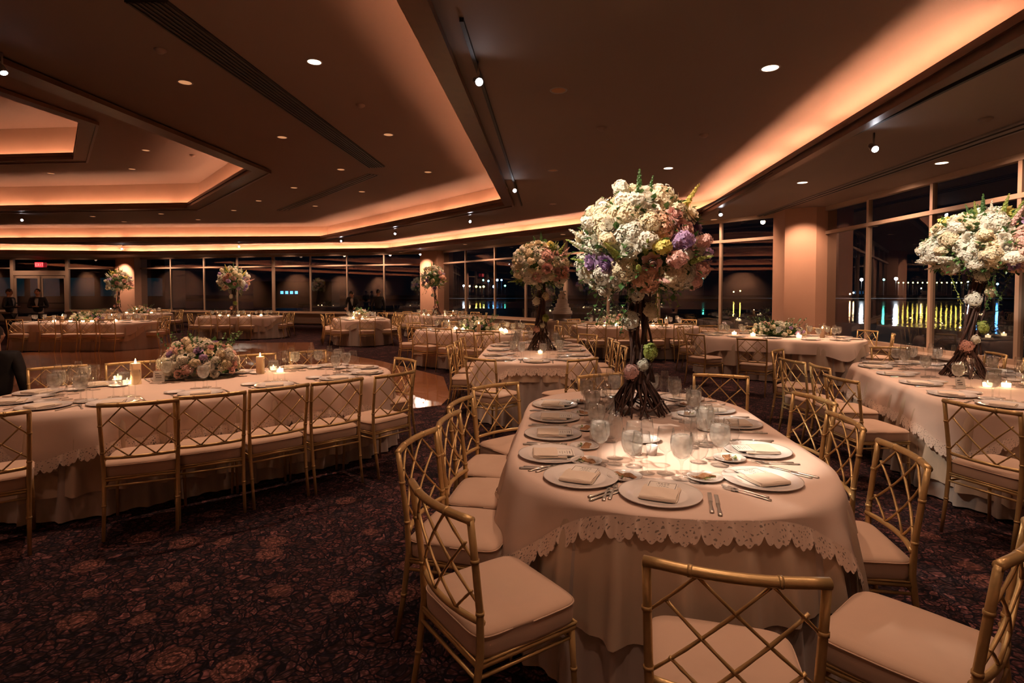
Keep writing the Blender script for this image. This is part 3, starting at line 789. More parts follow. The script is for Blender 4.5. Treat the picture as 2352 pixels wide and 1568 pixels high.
def napkin_obj():
    """linen square folded into a pad; the upper fold lies over the menu card"""
    bm = bmesh.new()
    for z, th, sx, sy, a in ((.0035, .0050, .152, .165, 0), (.0090, .0040, .148, .160, 1.0), (.0145, .0045, .144, .118, -.6)):
        bmesh.ops.create_grid(bm, x_segments=12, y_segments=12, size=.5)
        vs = bm.verts[-169:] if False else [v for v in bm.verts if v.tag is False]
        fs = {f for v in vs for f in v.link_faces}
        for v in vs:
            x, y = v.co.x, v.co.y; sag = -.003*max(0, abs(x)*2-.8)*5*(a != 0)
            v.co = Vector((x*sx*(1+.012*math.sin(y*7+z*900)), y*sy*(1+.012*math.cos(x*8)), z+.0012*math.sin(x*9+y*6+z*700)+sag*.4))
        if z > .012:
            for v in vs: v.co.y -= .022
        r = bmesh.ops.extrude_face_region(bm, geom=list(fs)); nv = [g for g in r['geom'] if isinstance(g, bmesh.types.BMVert)]
        bmesh.ops.translate(bm, vec=(0, 0, th), verts=nv)
        for v in bm.verts: v.tag = True
    tube(bm, [(-.071, -.080, .0105), (.071, -.080, .0105)], .0085, 10)
    bmesh.ops.recalc_face_normals(bm, faces=bm.faces[:])
    o = obj('napkin', bm, M['napkin'], smooth=False); o['category'] = 'napkin'; return o
nap = napkin_obj()
def card_obj():
    bm = bmesh.new(); box(bm, (0, 0, .0008), (.122, .155, .001)); o = obj('menu_card', bm, M['card'], smooth=False); o['category'] = 'menu card'
    bm = bmesh.new(); rr = random.Random(5)
    for sx, sy, w, h in ((0, .070, .112, .0022), (0, -.070, .112, .0022), (-.055, 0, .0022, .142), (.055, 0, .0022, .142)): box(bm, (sx, sy, .0015), (w, h, .0006))
    p = obj('border_line', bm, M['ink'], o, smooth=False)
    bm = bmesh.new()
    for k in range(9):
        y = .056-.0125*k; w = rr.uniform(.02, .055)
        x = -w/2
        while x < w/2: l_ = rr.uniform(.004, .011); box(bm, (x+l_/2, y, .0015), (l_, .0022 if k else .004, .0005)); x += l_+.003
    p = obj('printed_lines', bm, M['ink'], o, smooth=False); return o
card = card_obj()
def fork_obj():
    bm = bmesh.new()
    tube(bm, [(0, -.10, .003), (0, -.085, .003), (0, -.02, .006), (0, .03, .006), (0, .045, .004)], [.0075, .008, .0042, .0035, .008], 8, squash=.35)
    box(bm, (0, .055, .004), (.022, .022, .002), 0, .0008)
    for k in range(4): tube(bm, [(-.0090+.006*k, .062, .004), (-.0090+.006*k, .082, .003), (-.0085+.0057*k, .10, .006)], [.0016, .0016, .001], 5)
    o = obj('fork', bm, M['silver']); o['category'] = 'fork'; return o
def knife_obj():
    bm = bmesh.new()
    tube(bm, [(0, -.11, .004), (0, -.10, .004), (0, -.03, .005), (0, .01, .004)], [.006, .009, .0055, .0075], 8, squash=.5)
    vs = box(bm, (.001, .06, .004), (.016, .105, .0018), 0, .0007)
    o = obj('knife', bm, M['silver']); o['category'] = 'knife'; return o
fork, knife = fork_obj(), knife_obj()
def cracker_obj():
    bm = bmesh.new(); bmesh.ops.create_grid(bm, x_segments=14, y_segments=5, size=1)
    for v in bm.verts: v.co = Vector((v.co.x*.052, v.co.y*.017+.004*math.sin(v.co.x*5), .006+.004*math.sin(v.co.x*4+v.co.y)))
    for v in bm.verts: v.co += Vector((0, 0, .0025*noise.noise(v.co*90)))
    bmesh.ops.solidify(bm, geom=bm.faces[:], thickness=.007)
    o = obj('seeded_cracker', bm, M['cracker']); o['category'] = 'cracker'
    bm = bmesh.new(); rr = random.Random(9)
    for k in range(16):
        p = Vector((rr.uniform(-.03, .02), rr.uniform(-.045, -.02), .004+rr.uniform(0, .006))); d = Vector((rr.uniform(-1, 1), rr.uniform(-1, 1), .3))*.009
        e = d.cross(Vector((0, 0, 1)))*.5
        bm.faces.new([bm.verts.new(q) for q in (p-d, p+e, p+d, p-e)])
    obj('salad_garnish', bm, M['salad'], o); return o
crk = cracker_obj()
cup = None
bm = bmesh.new(); lathe(bm, [(0, 0), (.024, 0), (.030, .05), (.028, .05), (.023, .006), (0, .006)], 24); cup = obj('porcelain_cup', bm, M['porcelain']); cup['category'] = 'cup'

def setting(T, p, inward, d, full, sf, gn=3, jig=0):
    z = T.top; rx = Vector((inward.y, -inward.x)); rz = math.atan2(inward.y, inward.x)-PI/2
    at = lambda x, y, zz=0: (p.x+rx.x*x+inward.x*y, p.y+rx.y*x+inward.y*y, z+zz)
    where_ = '%s of %s' % (d, T.nm); g = 'on '+T.nm
    def lab(w): return '%s, %s' % (w, where_)
    def put(o, xy, w, gr, rot=0, zz=0, tilt=None, word='at place'):
        q = dup(o, at(xy[0], xy[1], zz), rz+rot, label=lab(w), group=gr+' '+g)
        if tilt: q.rotation_euler = (tilt[0], tilt[1], rz+rot)
        return q
    put(charger, (0, 0), 'white charger plate', 'charger plates')
    put(nap, (0, -.005), 'folded ivory napkin', 'folded napkins', R(jig), .0045)
    rj = rnd.uniform
    if full:
        put(card, (-math.sin(R(jig))*.038, math.cos(R(jig))*.038), 'bordered menu card', 'menu cards', R(jig), .0180)
        put(fork, (-.215, -.03), 'outer silver fork', 'outer forks'); put(fork, (-.190, -.01), 'inner silver fork', 'inner forks', R(rj(-3, 3)))
        put(knife, (.195, -.03), 'inner silver knife', 'inner knives'); put(knife, (.222, -.05), 'outer silver knife', 'outer knives', R(rj(-3, 3)))
        put(bread, (-.16, .185), 'small white bread plate', 'bread plates')
        put(crk, (-.155, .195), 'garnished seeded cracker', 'crackers', R(rj(-25, 25)), .006)
    elif sf:
        put(fork, (-.195, -.01), 'silver fork', 'forks'); put(knife, (.195, -.01), 'silver knife', 'knives')
        put(bread, (-.15, .19), 'small white bread plate', 'bread plates')
    s = 1.2
    for o, xy, w, gr in ((gob, (.085+rj(-.015, .015), .235+rj(-.01, .02)), 'goblet of iced water', 'water goblets'), (wine, (.165+rj(-.01, .01), .215+rj(-.02, .02)), 'empty wine glass', 'wine glasses'),
                         (flute, (.135+rj(-.01, .01), .31+rj(-.02, .02)), 'tall champagne flute', 'champagne flutes'), (wine, (.03+rj(-.015, .015), .31+rj(-.02, .02)), 'second wine glass', 'second wine glasses'))[:gn]:
        q = put(o, xy, w, gr, rj(0, 6)); q.scale = (s, s, s)
Mp = [(1523,1140),(1284,1106),(1250,1040),(1253,993),(1261,957),(1275,927),(1411,904),(1593,906),(1632,938),(1686,970),(1739,1031),(1750,1097)]
T = TB['M']; seats = []; Q = stad(T.L, T.W, 200); ca, sa = math.cos(T.rz), math.sin(T.rz)
QW = [(T.c+Vector((p.x*ca-p.y*sa, p.x*sa+p.y*ca)), Vector((n_.x*ca-n_.y*sa, n_.x*sa+n_.y*ca))) for p, n_ in Q]
for px_ in Mp:
    w = un(*px_, .78).xy; q = min(QW, key=lambda q: (q[0]-w).length); 
    w = q[0]-q[1]*.205 if (q[0]-w).length < .19 else w
    seats.append([w, q[1]])
name_seats(T, seats)
for i, (w, nn, d) in enumerate(seats):
    setting(T, w, -nn, d, 1, True, 4, {0: -6, 1: 32, 11: -28}.get(i, -nn.x*0+rnd.uniform(-4, 4)))
for k, T in TB.items():
    if k == 'M': continue
    full = 0; near = k in 'LRD'
    for p, nn, d in T.seats: setting(T, p-nn*.20, -nn, d, 0, near, 4 if k in 'LR' else 3 if k in 'DENO' else 2, rnd.uniform(-20, 20))
T = TB['M']
def on(T, px, py): w = un(px, py, T.top); return (w.x, w.y, T.top)
dup(cup, on(T, 1462, 1044), label='left small white porcelain cup at centre of front table', group='porcelain cups'); dup(cup, on(T, 1497, 1044), label='right small white porcelain cup at centre of front table', group='porcelain cups')
q = dup(bread, on(T, 1478, 1012), label='white dish behind the two porcelain cups on front table'); q.scale = (1.2, 1.2, 1.2)
for o in (gob, wine, flute, charger, bread, nap, card, fork, knife, crk, cup): drop_tree(o)
# ---- candles
def pillar_obj():
    bm = bmesh.new(); lathe(bm, [(0, 0), (.031, 0), (.0325, .003), (.0325, .138), (.030, .143), (.022, .138), (0, .124)], 24); o = obj('pillar_candle', bm, M['wax']); o['category'] = 'candle'
    bm = bmesh.new(); lathe(bm, [(0, .125), (.0015, .126), (.0015, .136), (0, .137)], 6); obj('wick', bm, M['ink'], o)
    bm = bmesh.new(); lathe(bm, [(0, .134), (.005, .140), (.0065, .148), (.004, .160), (.001, .172), (0, .174)], 10); obj('flame', bm, M['flame'], o); return o
def votive_obj():
    bm = bmesh.new(); lathe(bm, [(0, 0), (.028, 0), (.033, .004), (.036, .06), (.034, .06), (.031, .008), (0, .008)], 20); o = obj('votive_candle', bm, M['glass']); o['category'] = 'votive'
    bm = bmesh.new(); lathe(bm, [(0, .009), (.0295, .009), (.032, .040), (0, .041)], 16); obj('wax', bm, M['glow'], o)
    bm = bmesh.new(); lathe(bm, [(0, .041), (.003, .045), (.0035, .050), (0, .060)], 8); obj('flame', bm, M['flame'], o); return o
pil, vot = pillar_obj(), votive_obj()
LIGHTS = []
def candle(o, loc, label, group, sc=1, power=1.2):
    q = dup(o, loc, 0, sc, label, group); LIGHTS.append((Vector(loc)+Vector((0, 0, (.155 if o is pil else .05)*sc)), power)); return q
T = TB['L']
candle(pil, on(T, 312, 882), 'tall lit pillar candle left of the low flowers, left candle table', 'pillar candles on the left candle table', 1.35, 3)
candle(pil, on(T, 598, 858), 'tall lit pillar candle right of the low flowers, left candle table', 'pillar candles on the left candle table', 1.25, 3)
for i, p in enumerate(((271, 874), (292, 884), (628, 851), (643, 856))):
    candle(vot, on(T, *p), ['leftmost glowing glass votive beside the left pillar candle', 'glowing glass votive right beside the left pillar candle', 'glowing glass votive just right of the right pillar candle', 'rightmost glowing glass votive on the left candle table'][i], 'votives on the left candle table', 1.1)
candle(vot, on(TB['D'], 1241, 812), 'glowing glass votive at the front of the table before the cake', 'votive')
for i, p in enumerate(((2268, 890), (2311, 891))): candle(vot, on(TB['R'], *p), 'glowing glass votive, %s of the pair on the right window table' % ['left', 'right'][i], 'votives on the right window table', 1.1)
rr = random.Random(21)
for k, npil, nvot in (('E', 3, 6), ('G', 3, 6), ('H', 0, 5), ('I', 2, 5), ('J', 2, 3), ('K', 1, 4), ('N', 1, 5), ('O', 2, 3)):
    T = TB[k]; tot = npil+nvot; pts = []
    for i in range(tot):
        a = (i-(tot-1)/2)/(tot/2)*.95; pts.append((a+rr.uniform(-.05, .05), rr.choice((-1, 1))*rr.uniform(.17, .27) if abs(a) < .55 else rr.uniform(-.15, .15)))
    idx = list(range(tot)); rr.shuffle(idx)
    for i, (a, b) in enumerate(pts):
        w = T.c+T.ax*a+Vector((-T.ax.y, T.ax.x))*b; pl = idx[i] < npil
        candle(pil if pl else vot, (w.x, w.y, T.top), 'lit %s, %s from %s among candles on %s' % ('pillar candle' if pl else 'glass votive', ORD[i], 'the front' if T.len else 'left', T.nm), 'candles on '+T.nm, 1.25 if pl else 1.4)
drop_tree(pil); drop_tree(vot)
def place_card(T, p, label):
    w = on(T, *p); bm = bmesh.new(); s = box(bm, (0, 0, .05), (.10, .004, .10)); box(bm, (0, .02, .004), (.10, .05, .006)); o = obj('table_card', bm, M['card'], smooth=False, loc=w); o.rotation_euler = (R(-8), 0, R(12))
    tag(o, label, 'table card')
    bm = bmesh.new()
    for x, z, wd in ((-.012, .075, .035), (.0, .055, .055), (.005, .038, .05)):
        for q in range(4): box(bm, (x-wd/2+q*wd/4, -.0035, z), (wd/5.5, .0015, .006))
    obj('lettering', bm, M['ink'], o, smooth=False)
place_card(TB['L'], (365, 876), 'small white table card with dark lettering on left candle table')
place_card(TB['R'], (2207, 893), 'small white table card with dark lettering on right window table')
# ---------------------------------------------------------------- flowers
def petal(bm, base, out, up, ln, wd, curl, n=3, m=2):
    """cupped petal: base point, outward direction, up direction"""
    side = out.cross(up).normalized(); rows = []
    for i in range(n+1):
        t = i/n; w = wd*math.sin(PI*(.12+.80*t))**.7; a = curl*t
        p = base+(up*math.cos(a)+out*math.sin(a))*ln*t+out*.12*ln*t
        rows.append([bm.verts.new(p+side*w*(j/m*2-1)+(-out)*w*.45*(1-abs(j/m*2-1)**2)*-1*.6) for j in range(m+1)])
    for a_, b in zip(rows, rows[1:]):
        for j in range(m): bm.faces.new((a_[j], a_[j+1], b[j+1], b[j]))
def rose_mesh(m, m2=None, seed=0):
    bm = bmesh.new(); rr = random.Random(seed); Z = Vector((0, 0, 1))
    for lay, (n, r, ln, wd, curl, z) in enumerate(((3, .03, .50, .17, -.15, .14), (4, .10, .55, .22, -.05, .11), (5, .17, .58, .27, .08, .07), (6, .25, .60, .31, .28, .03), (7, .32, .60, .34, .55, -.02), (8, .40, .58, .36, .95, -.08), (7, .44, .55, .36, 1.35, -.14))):
        for k in range(n):
            a = 2*PI*k/n+lay*.9+rr.uniform(-.15, .15); o = Vector((math.cos(a), math.sin(a), 0))
            petal(bm, o*r*.8+Z*(z-.25), o, Z, ln*rr.uniform(.9, 1.1), wd, curl, 4, 4)
    me = bpy.data.meshes.new('rose'); [setattr(f, 'smooth', True) for f in bm.faces]; bm.to_mesh(me); bm.free(); me.materials.append(m); return me
def floret(bm, p, nrm, s, rr, np_=4):
    u = nrm.cross(Vector((.3, .2, 1))).normalized(); v = nrm.cross(u); a0 = rr.uniform(0, 6)
    for k in range(np_):
        a = a0+2*PI*k/np_; d = u*math.cos(a)+v*math.sin(a); e = nrm.cross(d); c = rr.uniform(-.12, .3)
        q = [p, p+d*s*.45+e*s*.38+nrm*s*.16, p+d*s*.85+e*s*.26+nrm*s*c, p+d*s*.98+nrm*s*(c-.06), p+d*s*.85-e*s*.26+nrm*s*c, p+d*s*.45-e*s*.38+nrm*s*.16]
        bm.faces.new([bm.verts.new(x) for x in q])
def cluster_mesh(name, m, n, s, shape=(1, 1, .8), seed=0, np_=4):
    bm = bmesh.new(); rr = random.Random(seed)
    for k in range(n):
        z = 1-1.6*(k+.5)/n; a = k*2.39996; r = math.sqrt(max(0, 1-z*z)); d = Vector((r*math.cos(a), r*math.sin(a), z))
        p = Vector((d.x*shape[0], d.y*shape[1], d.z*shape[2]))*.5*rr.uniform(.80, 1.12)*(1+.13*math.sin(a*3+z*6+seed))
        floret(bm, p, (d+Vector((rr.uniform(-.3, .3), rr.uniform(-.3, .3), rr.uniform(-.3, .3)))).normalized(), s*rr.uniform(.8, 1.2), rr, np_)
    me = bpy.data.meshes.new(name); bm.to_mesh(me); bm.free(); me.materials.append(m); return me
def spike_mesh(name, m, n, ln, s, seed=0, w=.10):
    bm = bmesh.new(); rr = random.Random(seed)
    tube(bm, [(0, 0, -.2), (0, 0, ln)], [.012, .004], 5)
    for k in range(n):
        t = k/n; z = ln*t; a = k*2.4; r = w*(1-t*.85); d = Vector((math.cos(a), math.sin(a), .5)).normalized()
        floret(bm, Vector((d.x*r, d.y*r, z)), d, s*(1.15-t*.8), rr, 4)
    me = bpy.data.meshes.new(name); bm.to_mesh(me); bm.free(); me.materials.append(m); return me
def leaf(bm, p, d, s, w=.38, fold=.15):
    d = d.normalized(); e = d.cross(Vector((0, 0, 1)))
    if e.length < .1: e = Vector((1, 0, 0))
    e.normalize(); up = e.cross(d)
    a, b, c_ = p, p+d*s*.5+e*s*w-up*s*fold*-1, p+d*s
    b2 = p+d*s*.5-e*s*w+up*s*fold; m_ = p+d*s*.55
    A, Bv, Cv, Dv, Mv = [bm.verts.new(x) for x in (a, b, c_, b2, m_)]
    bm.faces.new((A, Bv, Mv)); bm.faces.new((Bv, Cv, Mv)); bm.faces.new((Cv, Dv, Mv)); bm.faces.new((Dv, A, Mv))
FM = {}
for c in ('white', 'cream', 'peach', 'pink', 'lilac'): FM['rose_'+c] = rose_mesh(M[c], seed=len(c))
for c in ('white', 'cream', 'pink', 'peach', 'leaf_light'): FM['hyd_'+c] = cluster_mesh('hydrangea', M[c], 150, .115, seed=len(c)+2)
for c in ('white', 'lilac', 'yellow', 'cream', 'pink'): FM['spr_'+c] = cluster_mesh('blossom_spray', M[c], 44, .19, (1.1, .8, 1.2), seed=len(c)+5, np_=5)
for c in ('white', 'leaf', 'leaf_light', 'yellow', 'pink'): FM['spk_'+c] = spike_mesh('flower_spike', M[c], 42, 1.0, .10, seed=len(c))
def orient(o, p, d, s, spin=0):
    q = Vector(d).to_track_quat('Z', 'Y'); o.location = p; o.rotation_mode = 'QUATERNION'
    o.rotation_quaternion = q @ Vector((0, 0, 1)).rotation_difference(Vector((0, 0, 1))); o.scale = (s, s, s)
def pc_(name, key, parent, p, d, s): o = link(name, FM[key], None, parent); orient(o, p, d, s); return o
def flower_ball(root, cen, rx, rz, rr, ndir, dens=1.0, low=-.65, shift=0):
    """foliage shell and blossoms; colour follows where a bloom sits in the bunch"""
    bm = bmesh.new()
    for k in range(int(950*dens)):
        z = rr.uniform(low-.1, 1); a = rr.uniform(0, 2*PI); r = math.sqrt(1-z*z); d = Vector((r*math.cos(a), r*math.sin(a), z))
        p = cen+Vector((d.x*rx, d.y*rx, d.z*rz))*rr.uniform(.72, 1.06)
        leaf(bm, p, d+Vector((rr.uniform(-.7, .7), rr.uniform(-.7, .7), rr.uniform(-.7, .5))), rr.uniform(.035, .07)*rx/.45)
    bmesh.ops.create_icosphere(bm, subdivisions=2, radius=1, matrix=Matrix.Translation(cen) @ Matrix.Diagonal((rx*.62, rx*.62, rz*.62, 1)))
    obj('foliage', bm, M['leaf'], root, smooth=False)['kind'] = 'stuff'
    n = ndir; h = 0
    for k in range(n):
        z = 1-(1-low)*(k+.5)/n; a = k*2.39996+shift; r = math.sqrt(max(0, 1-z*z)); d = Vector((r*math.cos(a), r*math.sin(a), z))
        d += Vector((rr.uniform(-.09, .09), rr.uniform(-.09, .09), rr.uniform(-.09, .09))); d.normalize()
        p = lambda f: cen+Vector((d.x*rx, d.y*rx, d.z*rz))*f
        S = rx/.45; right = d.x; u = rr.random()
        if z > .55: pal = ('yellow', 'white', 'leaf_light') if u < .5 else ('white', 'cream', 'cream')
        elif right < -.25: pal = ('white', 'white', 'cream') if u < .75 else ('lilac', 'lilac', 'white')
        elif right > .2 or z < .1: pal = ('pink', 'peach', 'pink') if u < .6 else (('leaf_light', 'white', 'yellow') if u < .82 else ('lilac', 'lilac', 'lilac'))
        else: pal = ('white', 'cream', 'pink') if u < .6 else ('leaf_light', 'peach', 'cream')
        c = pal[k % 3]; t = (k*5+int(u*3)) % 8; wob = rr.uniform(.90, 1.10)
        if t in (0, 4):
            c = c if 'hyd_'+c in FM else 'cream'; pc_('hydrangea', 'hyd_'+c, root, p(.88*wob), d, .175*S*rr.uniform(.8, 1.2))
        elif t in (1, 3, 6):
            c = c if 'rose_'+c in FM else 'cream'; pc_('rose', 'rose_'+c, root, p(.97*wob), d, .082*S*rr.uniform(.8, 1.25))
        elif t in (2, 5): c = c if 'spr_'+c in FM else 'white'; pc_('blossom_spray', 'spr_'+c, root, p(.98*wob), d, .12*S*rr.uniform(.8, 1.2))
        else:
            c = c if 'spk_'+c in FM else 'leaf_light'; pc_('flower_spike', 'spk_'+c, root, p(.85*wob), d+Vector((0, 0, .5)), .21*S*rr.uniform(.8, 1.2))
def stand(root, h, rr, base=.30, lean=(0, 0), detail=1):
    bm = bmesh.new(); n = 14 if detail else 8
    for k in range(n):
        a0 = 2*PI*k/n+rr.uniform(-.2, .2); tw = rr.uniform(.8, 2.4); r0 = rr.uniform(.028, .062); pts = []
        for i in range(15):
            t = i/14; r = r0*(1+.5*math.sin(5*t+k))+ (.05*(1-t)**6); a = a0+tw*t*1.5
            pts.append((r*math.cos(a)+lean[0]*t+.006*math.sin(9*t+k), r*math.sin(a)+lean[1]*t, .22+(h-.18)*t))
        tube(bm, pts, [rr.uniform(.007, .012) for _ in pts], 5)
    obj('vine_trunk', bm, M['bark'], root)
    bm = bmesh.new()
    for k in range(60 if detail else 22):
        a0 = 2*PI*(k % 5)/5+rr.uniform(-.3, .3); rb = base*rr.uniform(.75, 1.05); pts = []
        for i in range(9):
            t = i/8; rad = .03+(rb-.03)*(t**1.15); z = .27*(1-t)**1.3*(1 if t < 1 else 0)+.05*math.sin(PI*t)+.008; a = a0+.35*math.sin(2.5*t+k)
            pts.append((rad*math.cos(a), rad*math.sin(a), max(.008, z)))
        tube(bm, pts, [.009*(1.1-.5*i/8) for i in range(9)], 5)
    for k in range(10 if detail else 4):
        z = .06+.02*rr.random(); r = base*rr.uniform(.5, .8); a0 = rr.uniform(0, 6.28)
        tube(bm, [(r*math.cos(a0+.25*i), r*math.sin(a0+.25*i), z+.03*math.sin(i+k)) for i in range(8)], .006, 5)
    obj('vine_base', bm, M['bark'], root)
def ivy(root, p, ln, rr, name='trailing_ivy', m='leaf', s=.032):
    bm = bmesh.new(); pts = []; x, y, z = p; dx, dy = rr.uniform(-.03, .03), rr.uniform(-.03, .03)
    for i in range(int(ln/.03)):
        pts.append(Vector((x, y, z))); x += dx*.4+rr.uniform(-.012, .012); y += dy*.4+rr.uniform(-.012, .012); z -= .03
    tube(bm, pts, .0025, 4)
    for q in pts[1:]:
        for _ in range(2): leaf(bm, q, Vector((rr.uniform(-1, 1), rr.uniform(-1, 1), rr.uniform(-1, .1))), s*rr.uniform(.7, 1.3), .45)
    obj(name, bm, M[m], root, smooth=False)
def tall(T, base, rx, zc, rz, seed, n, label, lean=(0, 0), detail=1, vines=4):
    rr = random.Random(seed); z0 = T.top
    root = empty('flower_arrangement', (base[0], base[1], z0), 0, label, 'flower arrangement', 'tall flower trees on vine stands')
    h = zc-rz*.55-z0; stand(root, h, rr, .215, lean, detail)
    cen = Vector((lean[0], lean[1], zc-z0)); flower_ball(root, cen, rx, rz, rr, n, 1 if detail else .5, shift=seed)
    S = rx/.45
    for k in range(3+2*detail):    # green spires above the dome
        a = rr.uniform(0, 6.28); d = Vector((.35*math.cos(a), .35*math.sin(a), 1)) if k else Vector((0, 0, 1))
        pc_('snapdragon_spire', 'spk_leaf', root, cen+Vector((d.x*rx*.6, d.y*rx*.6, rz*.85)), d, (.24 if k == 0 else .17)*S)
    for k in range(2*vines):
        a = rr.uniform(0, 6.28); r = rx*rr.uniform(.35, .85); p = cen+Vector((r*math.cos(a), r*math.sin(a), -rz*rr.uniform(.45, .65)))
        if k % 2: ivy(root, p, rr.uniform(.2, .5)*S, rr)
        else: ivy(root, p, rr.uniform(.15, .38)*S, rr, 'hanging_amaranth', 'leaf_light', .022)
    for k in range(6 if detail else 3):      # blooms tied along the trunk
        f = (.08, .30, .62, .72, .90, .16)[k]; a = (2.6, .3, 3.4, .2, 2.0, 5.0)[k]; q = ('pink', 'leaf_light', 'white', 'cream', 'white', 'white')[k]
        pc_('hydrangea', 'hyd_'+q, root, Vector((lean[0]*f+.07*math.cos(a), lean[1]*f-.06, .24+(h-.25)*f)), Vector((math.cos(a), -.8, .2)), (.11, .12, .13, .12, .12, .08)[k]*S)
    return root
tall(TB['M'], (.87, 3.86), .405, 1.89, .40, 4, 150, 'towering white and blush flower tree on twisted brown vines, front table', detail=1, vines=5)
tall(TB['D'], (.42, 8.2), .40, 1.97, .36, 9, 110, 'tall peach and pink flower tree on the table before the cake', detail=1)
tall(TB['R'], (4.5, 5.55), .455, 2.05, .34, 15, 130, 'wide tall white and lilac flower tree, right window table', lean=(.17, .05), detail=1)
tall(TB['H'], (-9.85, 19.9), .50, 2.02, .46, 22, 60, 'tall white flower tree standing on the far tall-flower table', detail=0, vines=3)
tall(TB['J'], (-15.9, 22.6), .44, 2.02, .46, 27, 60, 'tall pale flower tree in front of the left column', lean=(.1, 0), detail=0, vines=2)
tall(TB['K'], (-2.75, 20.4), .42, 2.10, .50, 33, 60, 'tall white flower tree in front of the middle column', lean=(-.1, 0), detail=0, vines=2)
def lowbunch(T, pos, rx, ry, h, seed, n, label, rz=None):
    rr = random.Random(seed); root = empty('low_flower_bunch', (pos[0], pos[1], T.top), T.rz if rz is None else rz, label, 'flower centrepiece', 'low flower centrepieces')
    bm = bmesh.new()
    for k in range(640):
        z = rr.uniform(-.1, 1); a = rr.uniform(0, 6.28); r = math.sqrt(1-z*z); d = Vector((r*math.cos(a), r*math.sin(a), max(z, .05)))
        p = Vector((d.x*rx, d.y*ry, .035+d.z*h))*rr.uniform(.62, 1.0); p.z = max(p.z, .012)
        leaf(bm, p, d+Vector((rr.uniform(-.6, .6), rr.uniform(-.6, .6), rr.uniform(-.1, .7))), rr.uniform(.035, .065))
    for k in range(14):
        a = rr.uniform(0, 6.28); d = Vector((rx*.8*math.cos(a), ry*.8*math.sin(a), h*.8)); q = d.copy()
        for j in range(7): q = q+Vector((d.x*.05, d.y*.05, .022)); leaf(bm, q, Vector((rr.uniform(-1, 1), rr.uniform(-1, 1), .6)), .035)
    bmesh.ops.create_uvsphere(bm, u_segments=14, v_segments=7, radius=1, matrix=Matrix.Translation((0, 0, h*.38)) @ Matrix.Diagonal((rx*.7, ry*.7, h*.37, 1)))
    obj('foliage', bm, M['leaf'], root, smooth=False)['kind'] = 'stuff'
    for k in range(n):
        z = 1-.92*(k+.5)/n; a = k*2.39996; r = math.sqrt(max(0, 1-z*z)); d = Vector((r*math.cos(a), r*math.sin(a), z)); p = Vector((d.x*rx, d.y*ry, .03+d.z*h))
        p.z = max(p.z, .05); dd = Vector((d.x, d.y, d.z+.3)); t = k % 5
        c = ('white', 'pink', 'lilac', 'cream', 'white')[int(rr.random()*5)]
        if t == 0: pc_('hydrangea', 'hyd_'+(c if c != 'lilac' else 'white'), root, p*.93, dd, .11)
        elif t in (1, 3): pc_('rose', 'rose_'+c, root, p, dd, .047*rr.uniform(.9, 1.15))
        else: pc_('blossom_spray', 'spr_'+c, root, p, dd, .08*rr.uniform(.8, 1.2))
    return root
w = on(TB['L'], 458, 866)
lowbunch(TB['L'], w, .36, .26, .34, 3, 88, 'low bunch of white, pink and lilac flowers between two pillar candles', rz=R(10))
for k, s, lb in (('E', 5, 'low peach and yellow flower bunch among candles left of the cake'), ('G', 6, "low white flower bunch on the waiter's table"), ('I', 7, 'low blush flower bunch on the long table far left'),
             ('J', 8, 'low white flower bunch on the table by left column'), ('O', 10, 'low white flower bunch on the table by right column'), ('N', 11, 'low leafy flower bunch on the table behind the flower tree')):
    T = TB[k]; f = .35 if k in 'J' else (0 if k != 'N' else -.4); w = T.c+T.ax*f; lowbunch(T, (w.x, w.y), .48, .24, .24, s, 46, lb)

# ---------------------------------------------------------------- wedding cake
cx_, cy_ = 1.52, 17.0
ct = empty('cake_table', (cx_, cy_, 0), 0, 'small round cloth-covered table carrying the wedding cake', 'table')
bm, _ = cloth_mesh(.92, .90, .76, lambda nn, s: .74, .05, 12, 77, n=120, rows=8); obj('tablecloth', bm, M['cloth'], ct)
bm = bmesh.new(); lathe(bm, [(0, 0), (.03, 0), (.03, .74), (.42, .74), (.42, .755), (0, .755)], 24); obj('tabletop', bm, M['wall'], ct)
ck = empty('wedding_cake', (cx_, cy_, .765), 0, 'tiered white wedding cake on a glass pedestal beside the peach flower tree', 'cake')
bm = bmesh.new(); lathe(bm, [(0, 0), (.30, 0), (.30, .02), (.27, .03), (.27, .16), (.31, .18), (.31, .20), (0, .20)], 32); obj('cake_stand', bm, M['steel'], ck)
for i, (r, z, h) in enumerate(((.30, .20, .09), (.255, .29, .10), (.20, .39, .12), (.155, .51, .14), (.11, .65, .14), (.07, .79, .10))):
    bm = bmesh.new(); lathe(bm, [(0, z), (r*1.03, z), (r*1.04, z+.015), (r, z+.02), (r, z+h-.012), (r-.01, z+h), (0, z+h)], 36)
    for k in range(24): a = 2*PI*k/24; tube(bm, [(r*math.cos(a+j*.065), r*math.sin(a+j*.065), z+h-.02-.018*math.sin(PI*j/4)) for j in range(5)], .006, 5)
    obj('cake_tier', bm, M['icing'], ck)
for k in range(9): pc_('sugar_flower', 'rose_white', ck, Vector((.10*math.cos(k*2.4), .10*math.sin(k*2.4)-.03, .60+.035*k)), Vector((math.cos(k*2.4), math.sin(k*2.4), .5)), .045)

